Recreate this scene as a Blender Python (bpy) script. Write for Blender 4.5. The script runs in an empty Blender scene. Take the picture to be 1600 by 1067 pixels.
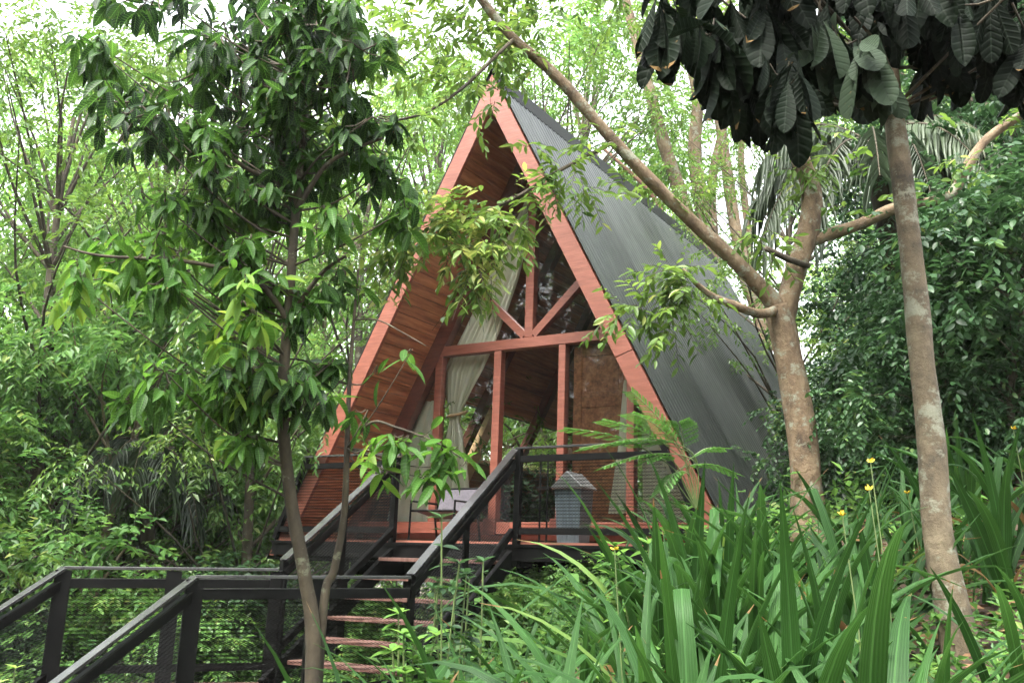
import bpy, math, random
import numpy as np
from mathutils import Vector, Matrix
R = random.Random(7); NR = np.random.default_rng(11)
rad = math.radians
sc = bpy.context.scene
COL = sc.collection

# ------------------------------------------------------------------ camera
F_PX, PITCH, ROLL = 1516.06, 0.23366, 0.03442
cR = Vector((math.cos(ROLL), -math.sin(ROLL)*math.sin(PITCH), math.sin(ROLL)*math.cos(PITCH)))
cF = Vector((0, math.cos(PITCH), math.sin(PITCH)))
cU = cR.cross(cF)
cam = bpy.data.cameras.new('camera'); co = bpy.data.objects.new('camera', cam); COL.objects.link(co)
cam.sensor_width = 36; cam.lens = F_PX/1600*36; cam.clip_start = .05; cam.clip_end = 600
co.matrix_world = Matrix((cR, cU, -cF)).transposed().to_4x4()
sc.camera = co
def W(u, v, Y):
    d = cF + cR*((u-800)/F_PX) + cU*((533.5-v)/F_PX)
    return d*(Y/d.y)

# ------------------------------------------------------------------ tagging
def tag(o, label=None, cat=None, group=None, kind=None):
    if label: o['label'] = label
    if cat: o['category'] = cat
    if group: o['group'] = group
    if kind: o['kind'] = kind
    return o
def empty(name, loc=(0,0,0), rz=0, **k):
    o = bpy.data.objects.new(name, None); COL.objects.link(o); o.location = loc; o.rotation_euler = (0,0,rz)
    o.empty_display_size = .2
    return tag(o, **k)
def link(name, me, parent=None, **k):
    o = bpy.data.objects.new(name, me); COL.objects.link(o)
    if parent: o.parent = parent
    return tag(o, **k)
def copy_tree(o, loc, rz, s=1.0, **k):
    c = o.copy(); COL.objects.link(c); c.location = loc; c.rotation_euler = (0,0,rz); c.scale = (s,s,s)
    for ch in o.children:
        h = ch.copy(); COL.objects.link(h); h.parent = c
    return tag(c, **k)

# ------------------------------------------------------------------ materials
def mat(name):
    m = bpy.data.materials.new(name); m.use_nodes = True
    return m, m.node_tree, m.node_tree.nodes, m.node_tree.links, m.node_tree.nodes['Principled BSDF']
def setin(n, k, v):
    if k in n.inputs: n.inputs[k].default_value = v
def ramp(N, stops):
    r = N.new('ShaderNodeValToRGB'); e = r.color_ramp.elements
    while len(e) < len(stops): e.new(.5)
    for i, (p, c) in enumerate(stops): e[i].position = p; e[i].color = (*c, 1)
    return r
def noise(N, L, scale, detail=4, vec=None, rough=.6):
    n = N.new('ShaderNodeTexNoise'); n.inputs['Scale'].default_value = scale; n.inputs['Detail'].default_value = detail
    n.inputs['Roughness'].default_value = rough
    if vec: L.new(vec, n.inputs['Vector'])
    return n
def coords(N, L, scale=(1,1,1), kind='Object', rot=(0,0,0)):
    t = N.new('ShaderNodeTexCoord'); m = N.new('ShaderNodeMapping'); L.new(t.outputs[kind], m.inputs['Vector'])
    m.inputs['Scale'].default_value = scale; m.inputs['Rotation'].default_value = rot
    return m.outputs['Vector']
def surf(name, stops, scale=6, stretch=(1,1,1), rough=.6, bump=.3, metal=0, detail=5, rot=(0,0,0), spec=.5, bscale=None, dist=.01):
    m, T, N, L, P = mat(name)
    v = coords(N, L, stretch, rot=rot)
    n = noise(N, L, scale, detail, v); r = ramp(N, stops); L.new(n.outputs['Fac'], r.inputs['Fac']); L.new(r.outputs['Color'], P.inputs['Base Color'])
    P.inputs['Roughness'].default_value = rough; P.inputs['Metallic'].default_value = metal; setin(P, 'Specular IOR Level', spec)
    if bump:
        n2 = noise(N, L, bscale or scale*3, 6, v); b = N.new('ShaderNodeBump'); b.inputs['Strength'].default_value = bump; b.inputs['Distance'].default_value = dist
        L.new(n2.outputs['Fac'], b.inputs['Height']); L.new(b.outputs['Normal'], P.inputs['Normal'])
    return m
def leafmat(name, dark, light, yellow=None, rough=.45, trans=.3, spec=.4, vein=0):
    m, T, N, L, P = mat(name)
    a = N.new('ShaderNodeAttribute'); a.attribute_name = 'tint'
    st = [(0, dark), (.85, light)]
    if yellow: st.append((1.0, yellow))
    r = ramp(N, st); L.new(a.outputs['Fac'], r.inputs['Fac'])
    if vein:
        uv = N.new('ShaderNodeAttribute'); uv.attribute_name = 'luv'; sp = N.new('ShaderNodeSeparateXYZ'); L.new(uv.outputs['Vector'], sp.inputs[0])
        def mth(op, a_, b_=None, c_=None):
            q = N.new('ShaderNodeMath'); q.operation = op
            for k_, x_ in enumerate((a_, b_, c_)):
                if x_ is None: continue
                if isinstance(x_, (int, float)): q.inputs[k_].default_value = x_
                else: L.new(x_, q.inputs[k_])
            return q.outputs[0]
        ab = mth('ABSOLUTE', sp.outputs[1])
        if vein == 1:   # side veins slanting off a midrib
            ph = mth('MULTIPLY', mth('SUBTRACT', sp.outputs[0], mth('MULTIPLY', ab, .12)), 62.)
            wv = mth('MULTIPLY', mth('ADD', mth('SINE', ph), 1.), .5); wv = mth('POWER', wv, 4.)
            mid = mth('LESS_THAN', ab, .07)
        else:           # parallel veins
            wv = mth('MULTIPLY', mth('ADD', mth('SINE', mth('MULTIPLY', sp.outputs[1], 26.)), 1.), .35); mid = mth('LESS_THAN', ab, .08)
        nz = noise(N, L, 30 if vein == 1 else 18, 4, coords(N, L), .7)
        spots = mth('GREATER_THAN', mth('ADD', nz.outputs['Fac'], mth('MULTIPLY', sp.outputs[2], .12)), .79)
        tipm = mth('MULTIPLY', mth('GREATER_THAN', sp.outputs[0], mth('SUBTRACT', 1.75, mth('MULTIPLY', sp.outputs[2], .82))), 1.0)
        fac = mth('MINIMUM', mth('ADD', mth('MULTIPLY', wv, .22), mth('MULTIPLY', mid, .45)), 1.)
        m1 = N.new('ShaderNodeMix'); m1.data_type = 'RGBA'; L.new(fac, m1.inputs[0]); L.new(r.outputs['Color'], m1.inputs[6]); m1.inputs[7].default_value = (*[min(1,x*1.7+.02) for x in light], 1)
        m2_ = N.new('ShaderNodeMix'); m2_.data_type = 'RGBA'; L.new(mth('MAXIMUM', spots, tipm), m2_.inputs[0]); L.new(m1.outputs[2], m2_.inputs[6]); m2_.inputs[7].default_value = (.16,.10,.04,1)
        class _r: outputs = {'Color': m2_.outputs[2]}
        r = _r
        bp = N.new('ShaderNodeBump'); bp.inputs['Strength'].default_value = .5; bp.inputs['Distance'].default_value = .003; L.new(wv, bp.inputs['Height']); L.new(bp.outputs['Normal'], P.inputs['Normal'])
    L.new(r.outputs['Color'], P.inputs['Base Color']); P.inputs['Roughness'].default_value = rough; setin(P, 'Specular IOR Level', spec)
    tr = N.new('ShaderNodeBsdfTranslucent'); h = N.new('ShaderNodeHueSaturation'); h.inputs['Value'].default_value = 1.6; h.inputs['Hue'].default_value = .485
    h.inputs['Saturation'].default_value = 1.05
    L.new(r.outputs['Color'], h.inputs['Color']); L.new(h.outputs['Color'], tr.inputs['Color'])
    mx = N.new('ShaderNodeMixShader'); mx.inputs[0].default_value = trans
    L.new(P.outputs[0], mx.inputs[1]); L.new(tr.outputs[0], mx.inputs[2]); L.new(mx.outputs[0], N['Material Output'].inputs['Surface'])
    return m
M = {}
M['red'] = surf('painted_red_wood', [(.25,(.13,.037,.023)),(.55,(.195,.063,.04)),(.8,(.25,.093,.064))], 5, (1,1,9), .42, .25, rot=(0,.48,0), bscale=14)
M['redfloor'] = surf('worn_red_floor', [(.25,(.20,.07,.045)),(.6,(.33,.12,.08)),(.85,(.42,.2,.15))], 4, (1,6,1), .55, .25)
M['darkred'] = surf('dark_red_timber', [(.3,(.06,.018,.012)),(.7,(.12,.035,.022))], 5, (1,1,6), .45, .2)
M['black'] = surf('black_painted_steel', [(.3,(.0025,.0025,.0026)),(.7,(.006,.006,.006))], 9, rough=.55, bump=.12, spec=.10)
M['rail'] = surf('worn_lit_rail_top', [(.3,(.018,.018,.018)),(.7,(.05,.05,.05))], 7, rough=.22, bump=.05, spec=.9)  # worn black steel, with the brightness of lit rail tops put into its colour
M['mesh'] = surf('black_expanded_metal', [(.3,(.003,.003,.003)),(.7,(.008,.008,.008))], 9, rough=.5, bump=0, spec=.15)
M['tread'] = surf('weathered_tread_boards', [(.3,(.05,.021,.015)),(.5,(.105,.048,.036)),(.75,(.17,.105,.085))], 7, (1,6,1), .6, .4)
M['cream'] = surf('cream_pine', [(.3,(.50,.33,.18)),(.7,(.68,.49,.30))], 3, (1,1,8), .45, .1)
M['cloth'] = None
def plank_mat():
    m, T, N, L, P = mat('varnished_planks')
    v = coords(N, L, (12,1.2,12)); n = noise(N, L, 3, 6, v); n3 = noise(N, L, 1.5, 2, coords(N, L, (9,.25,9)))
    mx = N.new('ShaderNodeMath'); mx.operation = 'ADD'; m2 = N.new('ShaderNodeMath'); m2.operation = 'MULTIPLY'; m2.inputs[1].default_value = .5
    L.new(n.outputs['Fac'], mx.inputs[0]); L.new(n3.outputs['Fac'], mx.inputs[1]); L.new(mx.outputs[0], m2.inputs[0])
    r = ramp(N, [(.33,(.11,.038,.016)),(.5,(.29,.11,.048)),(.66,(.45,.20,.095))]); L.new(m2.outputs[0], r.inputs['Fac']); L.new(r.outputs['Color'], P.inputs['Base Color'])
    P.inputs['Roughness'].default_value = .4
    return m
M['plank'] = plank_mat()
def roof_mat():
    m, T, N, L, P = mat('dark_grey_roof_sheet')
    setin(P,'Specular IOR Level',.5)
    n = noise(N, L, 3, 5, coords(N, L, (1,2.5,.35))); r = ramp(N, [(.3,(.026,.030,.028)),(.55,(.040,.044,.042)),(.75,(.060,.064,.060))])
    L.new(n.outputs['Fac'], r.inputs['Fac'])
    sx_ = N.new('ShaderNodeSeparateXYZ'); L.new(coords(N,L), sx_.inputs[0]); dv = N.new('ShaderNodeMath'); dv.operation='DIVIDE'; dv.inputs[1].default_value=.74; L.new(sx_.outputs[1],dv.inputs[0])
    fl = N.new('ShaderNodeMath'); fl.operation='FLOOR'; L.new(dv.outputs[0],fl.inputs[0]); wn = N.new('ShaderNodeTexWhiteNoise'); wn.noise_dimensions='1D'; L.new(fl.outputs[0],wn.inputs['W'])
    mr = N.new('ShaderNodeMapRange'); mr.inputs['To Min'].default_value=.72; mr.inputs['To Max'].default_value=1.3; L.new(wn.outputs['Value'],mr.inputs['Value'])
    hv = N.new('ShaderNodeHueSaturation'); L.new(r.outputs['Color'],hv.inputs['Color']); L.new(mr.outputs['Result'],hv.inputs['Value']); L.new(hv.outputs['Color'], P.inputs['Base Color'])
    r2 = ramp(N, [(.3,(.36,)*3),(.7,(.52,)*3)]); n2 = noise(N, L, 6, 5, coords(N, L, (1,2,.5))); L.new(n2.outputs['Fac'], r2.inputs['Fac']); L.new(r2.outputs['Color'], P.inputs['Roughness'])
    P.inputs['Metallic'].default_value = .25
    return m
M['roof'] = roof_mat()
def cloth():
    m, T, N, L, P = mat('cream_voile'); P.inputs['Base Color'].default_value = (.88,.87,.76,1); P.inputs['Roughness'].default_value = .9
    tr = N.new('ShaderNodeBsdfTranslucent'); tr.inputs['Color'].default_value = (.75,.72,.55,1)
    mx = N.new('ShaderNodeMixShader'); mx.inputs[0].default_value = .35
    L.new(P.outputs[0], mx.inputs[1]); L.new(tr.outputs[0], mx.inputs[2]); L.new(mx.outputs[0], N['Material Output'].inputs['Surface'])
    return m
M['cloth'] = cloth()
def glass():
    m, T, N, L, P = mat('window_glass')
    t = N.new('ShaderNodeBsdfTransparent'); g = N.new('ShaderNodeBsdfGlossy'); g.inputs['Roughness'].default_value = .02
    t.inputs['Color'].default_value = (.93,.95,.92,1)
    fr = N.new('ShaderNodeFresnel'); fr.inputs['IOR'].default_value = 1.5
    ad = N.new('ShaderNodeMath'); ad.operation = 'ADD'; ad.inputs[1].default_value = .005; L.new(fr.outputs[0], ad.inputs[0])
    mx = N.new('ShaderNodeMixShader'); L.new(ad.outputs[0], mx.inputs[0]); L.new(t.outputs[0], mx.inputs[1]); L.new(g.outputs[0], mx.inputs[2])
    L.new(mx.outputs[0], N['Material Output'].inputs['Surface'])
    return m
M['glass'] = glass()
M['bin'] = surf('blue_grey_painted_bin', [(.3,(.08,.105,.12)),(.7,(.13,.165,.185))], 5, (6,6,.6), .5, .2)
M['lid'] = surf('grey_galvanised_lid', [(.3,(.16,.17,.17)),(.7,(.30,.31,.31))], 9, rough=.35, bump=.1, metal=.6)
M['sling'] = surf('purple_grey_sling', [(.3,(.05,.045,.055)),(.7,(.085,.075,.09))], 40, rough=.8, bump=.3)
M['navy'] = surf('navy_fabric', [(.3,(.012,.012,.025)),(.7,(.022,.022,.045))], 12, rough=.9, bump=.3)
M['linen'] = surf('white_bed_linen', [(.3,(.62,.60,.55)),(.7,(.75,.73,.68))], 5, rough=.9, bump=.3)
M['pipe'] = surf('stained_white_pipe', [(.35,(.25,.24,.2)),(.55,(.6,.6,.57))], 12, rough=.5, bump=.1)
def bark(name, a, b, c, lich=(.35,.37,.28), amt=.62, scale=5, zs=.5, bump=.6):
    m, T, N, L, P = mat(name)
    v = coords(N, L, (1,1,zs)); n = noise(N, L, scale, 8, v, .7); r = ramp(N, [(.32,a),(.5,b),(.68,c)]); L.new(n.outputs['Fac'], r.inputs['Fac'])
    n2 = noise(N, L, 7, 5, coords(N, L, (1,1,1.3)), .75); r2 = ramp(N, [(amt-.03,(0,0,0)),(amt+.05,(1,1,1))]); L.new(n2.outputs['Fac'], r2.inputs['Fac'])
    mx = N.new('ShaderNodeMix'); mx.data_type = 'RGBA'; L.new(r2.outputs['Color'], mx.inputs[0]); L.new(r.outputs['Color'], mx.inputs[6]); mx.inputs[7].default_value = (*lich, 1)
    L.new(mx.outputs[2], P.inputs['Base Color']); P.inputs['Roughness'].default_value = .85
    n3 = noise(N, L, scale*3, 8, coords(N, L, (1,1,.9)), .7); b_ = N.new('ShaderNodeBump'); b_.inputs['Strength'].default_value = bump; b_.inputs['Distance'].default_value = .02
    L.new(n3.outputs['Fac'], b_.inputs['Height']); L.new(b_.outputs['Normal'], P.inputs['Normal'])
    return m
M['bark_tan'] = bark('tan_orange_bark', (.045,.028,.015), (.135,.09,.05), (.215,.158,.095), (.20,.20,.145), .57, 7, .6, 1.0)
M['bark_grey'] = bark('mottled_grey_bark', (.035,.028,.018), (.105,.08,.048), (.17,.135,.085), (.19,.19,.14), .56, 8, .8)
M['bark_dark'] = bark('dark_mossy_bark', (.018,.014,.009), (.045,.034,.02), (.085,.066,.04), (.13,.135,.085), .62)
M['bark_red'] = bark('reddish_bark', (.10,.045,.03), (.22,.11,.075), (.30,.17,.12), (.30,.30,.22), .6)
M['L_mango'] = leafmat('glossy_mango_leaf', (.007,.019,.007), (.065,.165,.025), (.19,.30,.05), .45, .48, .25, 1)
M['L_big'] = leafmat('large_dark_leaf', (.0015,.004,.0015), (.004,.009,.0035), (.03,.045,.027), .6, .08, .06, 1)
M['L_far'] = leafmat('woodland_leaf', (.065,.16,.04), (.17,.31,.075), (.26,.35,.09), .5, .5)
M['L_mid'] = leafmat('mid_green_leaf', (.04,.115,.03), (.13,.26,.06), (.24,.31,.09), .45, .46)
M['L_dark'] = leafmat('dark_thicket_leaf', (.012,.034,.013), (.042,.10,.034), (.09,.16,.045), .42, .3)
M['L_small'] = leafmat('small_bright_leaf', (.045,.10,.02), (.13,.22,.045), (.30,.34,.10), .4, .4)
M['L_strap'] = leafmat('strap_leaf', (.007,.025,.006), (.030,.090,.017), (.11,.18,.04), .5, .3, .2, 2)
M['L_palm'] = leafmat('palm_leaflet', (.02,.035,.018), (.07,.10,.05), (.24,.22,.13), .45, .25)
M['L_litter'] = leafmat('dry_leaf', (.06,.032,.018), (.22,.12,.06), (.36,.26,.12), .8, .05)
M['L_fern'] = leafmat('feathery_leaf', (.03,.10,.02), (.08,.20,.04), None, .5, .4)
M['flower'] = surf('yellow_petal', [(.3,(.65,.42,.02)),(.7,(.8,.6,.05))], 20, rough=.6, bump=0)
M['stem'] = surf('green_stem', [(.3,(.06,.10,.03)),(.7,(.12,.16,.05))], 20, rough=.6, bump=0)

# ------------------------------------------------------------------ geometry helpers
class MB:
    def __init__(s): s.v = []; s.f = []; s.sm = False
    def add(s, vs, fs):
        n = len(s.v); s.v += [tuple(p) for p in vs]; s.f += [tuple(i+n for i in f) for f in fs]
    def box(s, x0, x1, y0, y1, z0, z1):
        s.add([(x,y,z) for z in (z0,z1) for y in (y0,y1) for x in (x0,x1)],
              [(0,2,3,1),(4,5,7,6),(0,1,5,4),(2,6,7,3),(0,4,6,2),(1,3,7,5)])
    def beam(s, p, q, w, h, up=(0,0,1)):
        p = Vector(p); q = Vector(q); d = (q-p).normalized(); S = d.cross(Vector(up)).normalized()*(w/2); U = S.cross(d).normalized()*(h/2)
        s.add([p-S-U, p+S-U, p+S+U, p-S+U, q-S-U, q+S-U, q+S+U, q-S+U], [(0,3,2,1),(4,5,6,7),(0,1,5,4),(1,2,6,5),(2,3,7,6),(3,0,4,7)])
    def prism(s, poly, y0, y1):       # polygon in x,z extruded along y
        n = len(poly); s.add([(x,y0,z) for x,z in poly]+[(x,y1,z) for x,z in poly],
            [tuple(range(n)), tuple(range(2*n-1,n-1,-1))]+[(i,n+i,n+(i+1)%n,(i+1)%n) for i in range(n)])
    def tube(s, pts, rads, n=8, cap=True, wob=0):
        pts = [Vector(p) for p in pts]; base = len(s.v); prev = None
        for i, p in enumerate(pts):
            d = (pts[min(i+1,len(pts)-1)]-pts[max(i-1,0)]).normalized()
            a = (prev if prev is not None else (Vector((1,0,0)) if abs(d.x) < .9 else Vector((0,1,0))))
            a = (a - d*a.dot(d)).normalized(); b = d.cross(a); prev = a
            for k in range(n):
                t = 2*math.pi*k/n; rr = rads[i]*(1+(wob*math.sin(k*2.1+i*.7)+wob*.6*R.uniform(-1,1) if wob else 0))
                s.v.append(tuple(p+a*(math.cos(t)*rr)+b*(math.sin(t)*rr)))
        for i in range(len(pts)-1):
            for k in range(n):
                s.f.append((base+i*n+k, base+i*n+(k+1)%n, base+(i+1)*n+(k+1)%n, base+(i+1)*n+k))
        if cap: s.f.append(tuple(base+(len(pts)-1)*n+k for k in range(n))); s.f.append(tuple(base+n-1-k for k in range(n)))
    def mesh(s, m, smooth=False, name='m'):
        me = bpy.data.meshes.new(name); me.from_pydata(s.v, [], s.f); me.materials.append(M[m])
        if smooth: me.polygons.foreach_set('use_smooth', [True]*len(me.polygons))
        me.update(); return me
    def build(s, name, m, parent=None, smooth=False, bevel=0, **k):
        o = link(name, s.mesh(m, smooth, name), parent, **k)
        if bevel:
            b = o.modifiers.new('b', 'BEVEL'); b.width = bevel; b.segments = 1; b.limit_method = 'ANGLE'
        return o
def smoothline(pts, rads, k=4):
    """Catmull-Rom"""
    P = [Vector(p) for p in pts]; out = []; ro = []
    for i in range(len(P)-1):
        a = P[max(i-1,0)]; b = P[i]; c = P[i+1]; d = P[min(i+2,len(P)-1)]
        for j in range(k):
            t = j/k; out.append(.5*((2*b)+(c-a)*t+(2*a-5*b+4*c-d)*t*t+(3*b-a-3*c+d)*t**3)); ro.append(rads[i]*(1-t)+rads[i+1]*t)
    out.append(P[-1]); ro.append(rads[-1]); return out, ro

RH = (np.array([(0,0,0),(.42,.5,.10),(1,0,-.06),(.42,-.5,.10)]), np.array([(0,2,1),(0,3,2)]))
def strip_template(st, hw, fold=.18, droop=.25):
    v = []; f = []
    for a, h in zip(st, hw):
        for sd in (-1,0,1): v.append((a, sd*h, abs(sd)*h*fold*.35-droop*a*a))
    for i in range(len(st)-1):
        for c in (0,1):
            b = i*3+c; f.append((b, b+3, b+4, b+1))
    return np.array(v, float), np.array(f)
T_LANCE = strip_template((0,.07,.2,.42,.66,.85,.95,1), (.03,.05,.36,.5,.46,.27,.08,.0), .5, .22)
T_OBOV = strip_template((0,.06,.2,.42,.62,.8,.92,.98,1), (.03,.04,.17,.36,.48,.5,.38,.2,.03), .4, .12)
T_ELL = strip_template((0,.25,.55,.8,1), (.02,.42,.5,.3,.0), .4, .12)
T_LEAFLET = strip_template((0,.3,.7,1), (.2,.5,.4,.02), .3, .3)
def leaves_mesh(name, P, D, N, L, Wd, tint, tmpl, m, smooth=True, curl=None):
    P = np.asarray(P, float); D = np.asarray(D, float); N = np.asarray(N, float)
    D = D/np.linalg.norm(D,axis=1,keepdims=True); S = np.cross(D,N); S /= np.linalg.norm(S,axis=1,keepdims=True)+1e-9; N = np.cross(S,D)
    V, Fc = tmpl; n = len(P); nv = len(V)
    L = np.broadcast_to(L,(n,)); Wd = np.broadcast_to(Wd,(n,))
    cz = V[None,:,2,None]*L[:,None,None]
    if curl is not None: cz = cz*np.asarray(curl)[:,None,None]
    X = P[:,None,:] + D[:,None,:]*(V[None,:,0,None]*L[:,None,None]) + S[:,None,:]*(V[None,:,1,None]*Wd[:,None,None]) + N[:,None,:]*cz
    X = X.reshape(-1,3); k = Fc.shape[1]
    idx = (Fc[None]+ (np.arange(n)*nv)[:,None,None]).reshape(-1)
    me = bpy.data.meshes.new(name); nf = n*len(Fc)
    me.vertices.add(len(X)); me.vertices.foreach_set('co', X.astype(np.float32).ravel())
    me.loops.add(nf*k); me.loops.foreach_set('vertex_index', idx.astype(np.int32))
    me.polygons.add(nf); me.polygons.foreach_set('loop_start', np.arange(nf,dtype=np.int32)*k)
    me.update(calc_edges=True)
    me.polygons.foreach_set('use_smooth', np.full(nf, smooth))
    at = me.attributes.new('tint', 'FLOAT', 'FACE'); at.data.foreach_set('value', np.repeat(np.clip(tint,0,1), len(Fc)).astype(np.float32))
    if nv > 4:
        lu = np.zeros((n,nv,3),np.float32); lu[:,:,0] = V[None,:,0]; lu[:,:,1] = np.sign(V[None,:,1])*1.0; lu[:,:,2] = NR.random((n,1))
        a2 = me.attributes.new('luv','FLOAT_VECTOR','POINT'); a2.data.foreach_set('vector', lu.ravel())
    me.materials.append(M[m]); return me
def rnd_dir(n, zlo=-1, zhi=1):
    t = NR.uniform(0,2*np.pi,n); z = NR.uniform(zlo,zhi,n); q = np.sqrt(1-z*z); return np.stack([q*np.cos(t),q*np.sin(t),z],1)
def sprays(origins, dirs, lens, nl, leafL, ang=.9, droop=.35, jitter=.25, up=(0,0,1), tbase=None, tvar=.18):
    """leaf rows on both sides of each twig -> P,D,N,tint"""
    n = len(origins); o = np.repeat(origins,nl,0); d = np.repeat(dirs/np.linalg.norm(dirs,axis=1,keepdims=True),nl,0); l = np.repeat(lens,nl)
    fr = np.tile((np.arange(nl)+.5)/nl, n); sd = np.tile(np.where(np.arange(nl)%2,1.,-1.), n)
    side = np.cross(d, np.array(up)); side /= np.linalg.norm(side,axis=1,keepdims=True)+1e-6
    P = o + d*(fr*l)[:,None] + np.array([0,0,-1])*(droop*.5*fr**2*l)[:,None]
    D = d*(1.1-ang*.6) + side*(sd*ang)[:,None] + np.array([0,0,-droop]) + NR.normal(0,jitter,(len(P),3))
    Nn = np.array([0,0,1.])+NR.normal(0,.35,(len(P),3))
    tb = np.repeat(tbase if tbase is not None else NR.uniform(.2,.7,n), nl)
    return P, D, Nn, tb+NR.normal(0,tvar,len(P))

# ------------------------------------------------------------------ ground
CP = np.array([(0,0,-1.6),(1.5,3,-.42),(1.85,4,-.28),(.9,2.4,-.85),(2.25,7.5,.2),(4,7.5,.85),(6,12,1.5),(12,20,2.6),(0,3,-1.3),(0,5,-1.1),(1,6,-.55),
 (-1.1,6,-1.35),(-2.4,6.5,-1.9),(-4,8,-2.6),(0,10,-1.4),(1.6,8.6,-.2),(3.2,12,-.2),(0,14,-2.0),(-3,11,-2.7),(-5,14,-3.3),(-10,20,-3.6),(0,25,-2.6),(8,25,1.2),
 (-6,3,-2.4),(6,3,.9),(-3.3,5.2,-2.3),(-40,50,-4),(0,60,-3),(40,50,3),(-30,-20,-3.5),(30,-20,2.5),(-60,10,-4),(60,10,4),(3,-3,-1)])
def tpk(a, b):
    r = np.linalg.norm(a[:,None,:2]-b[None,:,:2],axis=2); return r*r*np.log(r+1e-9)
_K = np.block([[tpk(CP,CP)+.3*np.eye(len(CP)), np.c_[np.ones(len(CP)),CP[:,:2]]],[np.c_[np.ones(len(CP)),CP[:,:2]].T, np.zeros((3,3))]])
_w = np.linalg.solve(_K, np.r_[CP[:,2],0,0,0])
def ground(x, y):
    x = np.atleast_1d(np.asarray(x,float)); y = np.atleast_1d(np.asarray(y,float)); xx = np.clip(x,-70,70); yy = np.clip(y,-30,75)
    q = np.stack([xx,yy],1); z = tpk(q,CP)@_w[:-3]+_w[-3]+q@_w[-2:]
    return z + .05*np.sin(x*2.3+y*1.1)*np.cos(y*1.9-x*.7) + .02*np.sin(x*7+y*5)
def gz(x, y): return float(ground(x,y)[0])
def make_ground():
    def axis(lo, hi):
        a = [lo]; 
        while a[-1] < hi:
            t = a[-1]; a.append(t + max(.14, .06*max(0, abs(t-2)-5)))
        return np.array(a)
    xs = axis(-190,190); ys = axis(-60,260); X,Y = np.meshgrid(xs,ys); Z = ground(X.ravel(),Y.ravel()).reshape(X.shape)
    V = np.stack([X.ravel(),Y.ravel(),Z.ravel()],1); nx = len(xs); i = np.arange(len(xs)-1); j = np.arange(len(ys)-1)
    I,J = np.meshgrid(i,j); b = (J*nx+I).ravel(); Fq = np.stack([b,b+1,b+nx+1,b+nx],1)
    me = bpy.data.meshes.new('ground'); me.from_pydata(V.tolist(),[],Fq.tolist()); me.polygons.foreach_set('use_smooth',[True]*len(me.polygons))
    m, T, N, L, P = mat('forest_floor'); v = coords(N,L)
    n = noise(N,L,3.5,10,v,.75); r = ramp(N,[(.3,(.03,.02,.012)),(.5,(.085,.052,.03)),(.62,(.06,.06,.025)),(.75,(.04,.065,.02))]); L.new(n.outputs['Fac'],r.inputs['Fac']); L.new(r.outputs['Color'],P.inputs['Base Color'])
    P.inputs['Roughness'].default_value=.95; n2 = noise(N,L,14,10,v,.8); bb = N.new('ShaderNodeBump'); bb.inputs['Distance'].default_value=.05; L.new(n2.outputs['Fac'],bb.inputs['Height']); L.new(bb.outputs['Normal'],P.inputs['Normal'])
    me.materials.append(m); link('ground', me, kind='structure', label='sloping forest floor of dark soil and dead leaves')
make_ground()

# ================================================================== CABIN
ALPHA = 0.55463; AX, AY = -0.299, 9.7
APEX, K, Q, LEN = 5.292, 1.916, .954, 6.85
def Lp(s, t, z):  # cabin local -> world
    return Vector((AX+math.cos(ALPHA)*s+math.sin(ALPHA)*t, AY-math.sin(ALPHA)*s+math.cos(ALPHA)*t, z))
def croot(name, **k): return empty(name, (AX,AY,0), -ALPHA, **k)
cab = croot('a_frame_cabin', label='tall red timber A-frame cabin with dark corrugated roof standing on steel posts', cat='cabin')
def sx(z, off=0): return (APEX-z)/K - off      # half width of the outer line minus horizontal offset
ZB = .10
# corrugated roof, both slopes
def roof_sheet(sign, t0, t1, z0, z1):
    b = MB(); nrm = Vector((sign*K,0,1)).normalized(); pitch = .0925; n = int((t1-t0)/pitch); ts = []
    for i in range(n+1):
        for fr, h in ((0,0),(.30,0),(.42,.005),(.66,.005),(.78,0)):
            t = t0+(i+fr)*pitch
            if t <= t1: ts.append((t, h + (.0 if (i % 9 == 0 and h > 0) else 0)))
    for thick in (0, -.006):
        for t, h in ts:
            for z in (z1, z0):
                p = Vector((sign*sx(z),t,z))+nrm*(.03+h+thick); b.v.append(tuple(p))
    m = len(ts)*2
    for lay in (0,1):
        for i in range(len(ts)-1):
            a = lay*m+i*2; f = (a,a+2,a+3,a+1); b.f.append(f if lay == 0 else f[::-1])
    for i in range(len(ts)-1):
        b.f.append((i*2+1, i*2+3, m+i*2+3, m+i*2+1)); b.f.append((i*2, m+i*2, m+i*2+2, i*2+2))
    b.f.append((0,1,m+1,m)); e=(len(ts)-1)*2; b.f.append((e,e+1,m+e+1,m+e))
    return b
r_ = roof_sheet(1, -.03, LEN, ZB-.05, APEX-.02); roofR = r_.build('roof', 'roof', cab)
bl = MB()
for (a,b_,c,d) in ((-.03,LEN,2.08,APEX-.02),(-.03,1.5,ZB-.05,2.075),(5.7,LEN,ZB-.05,2.075),(1.505,5.695,ZB-.05,1.45)):
    q = roof_sheet(-1,a,b_,c,d); bl.add(q.v,q.f)
roofL = bl.build('roof', 'roof', cab)
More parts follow.
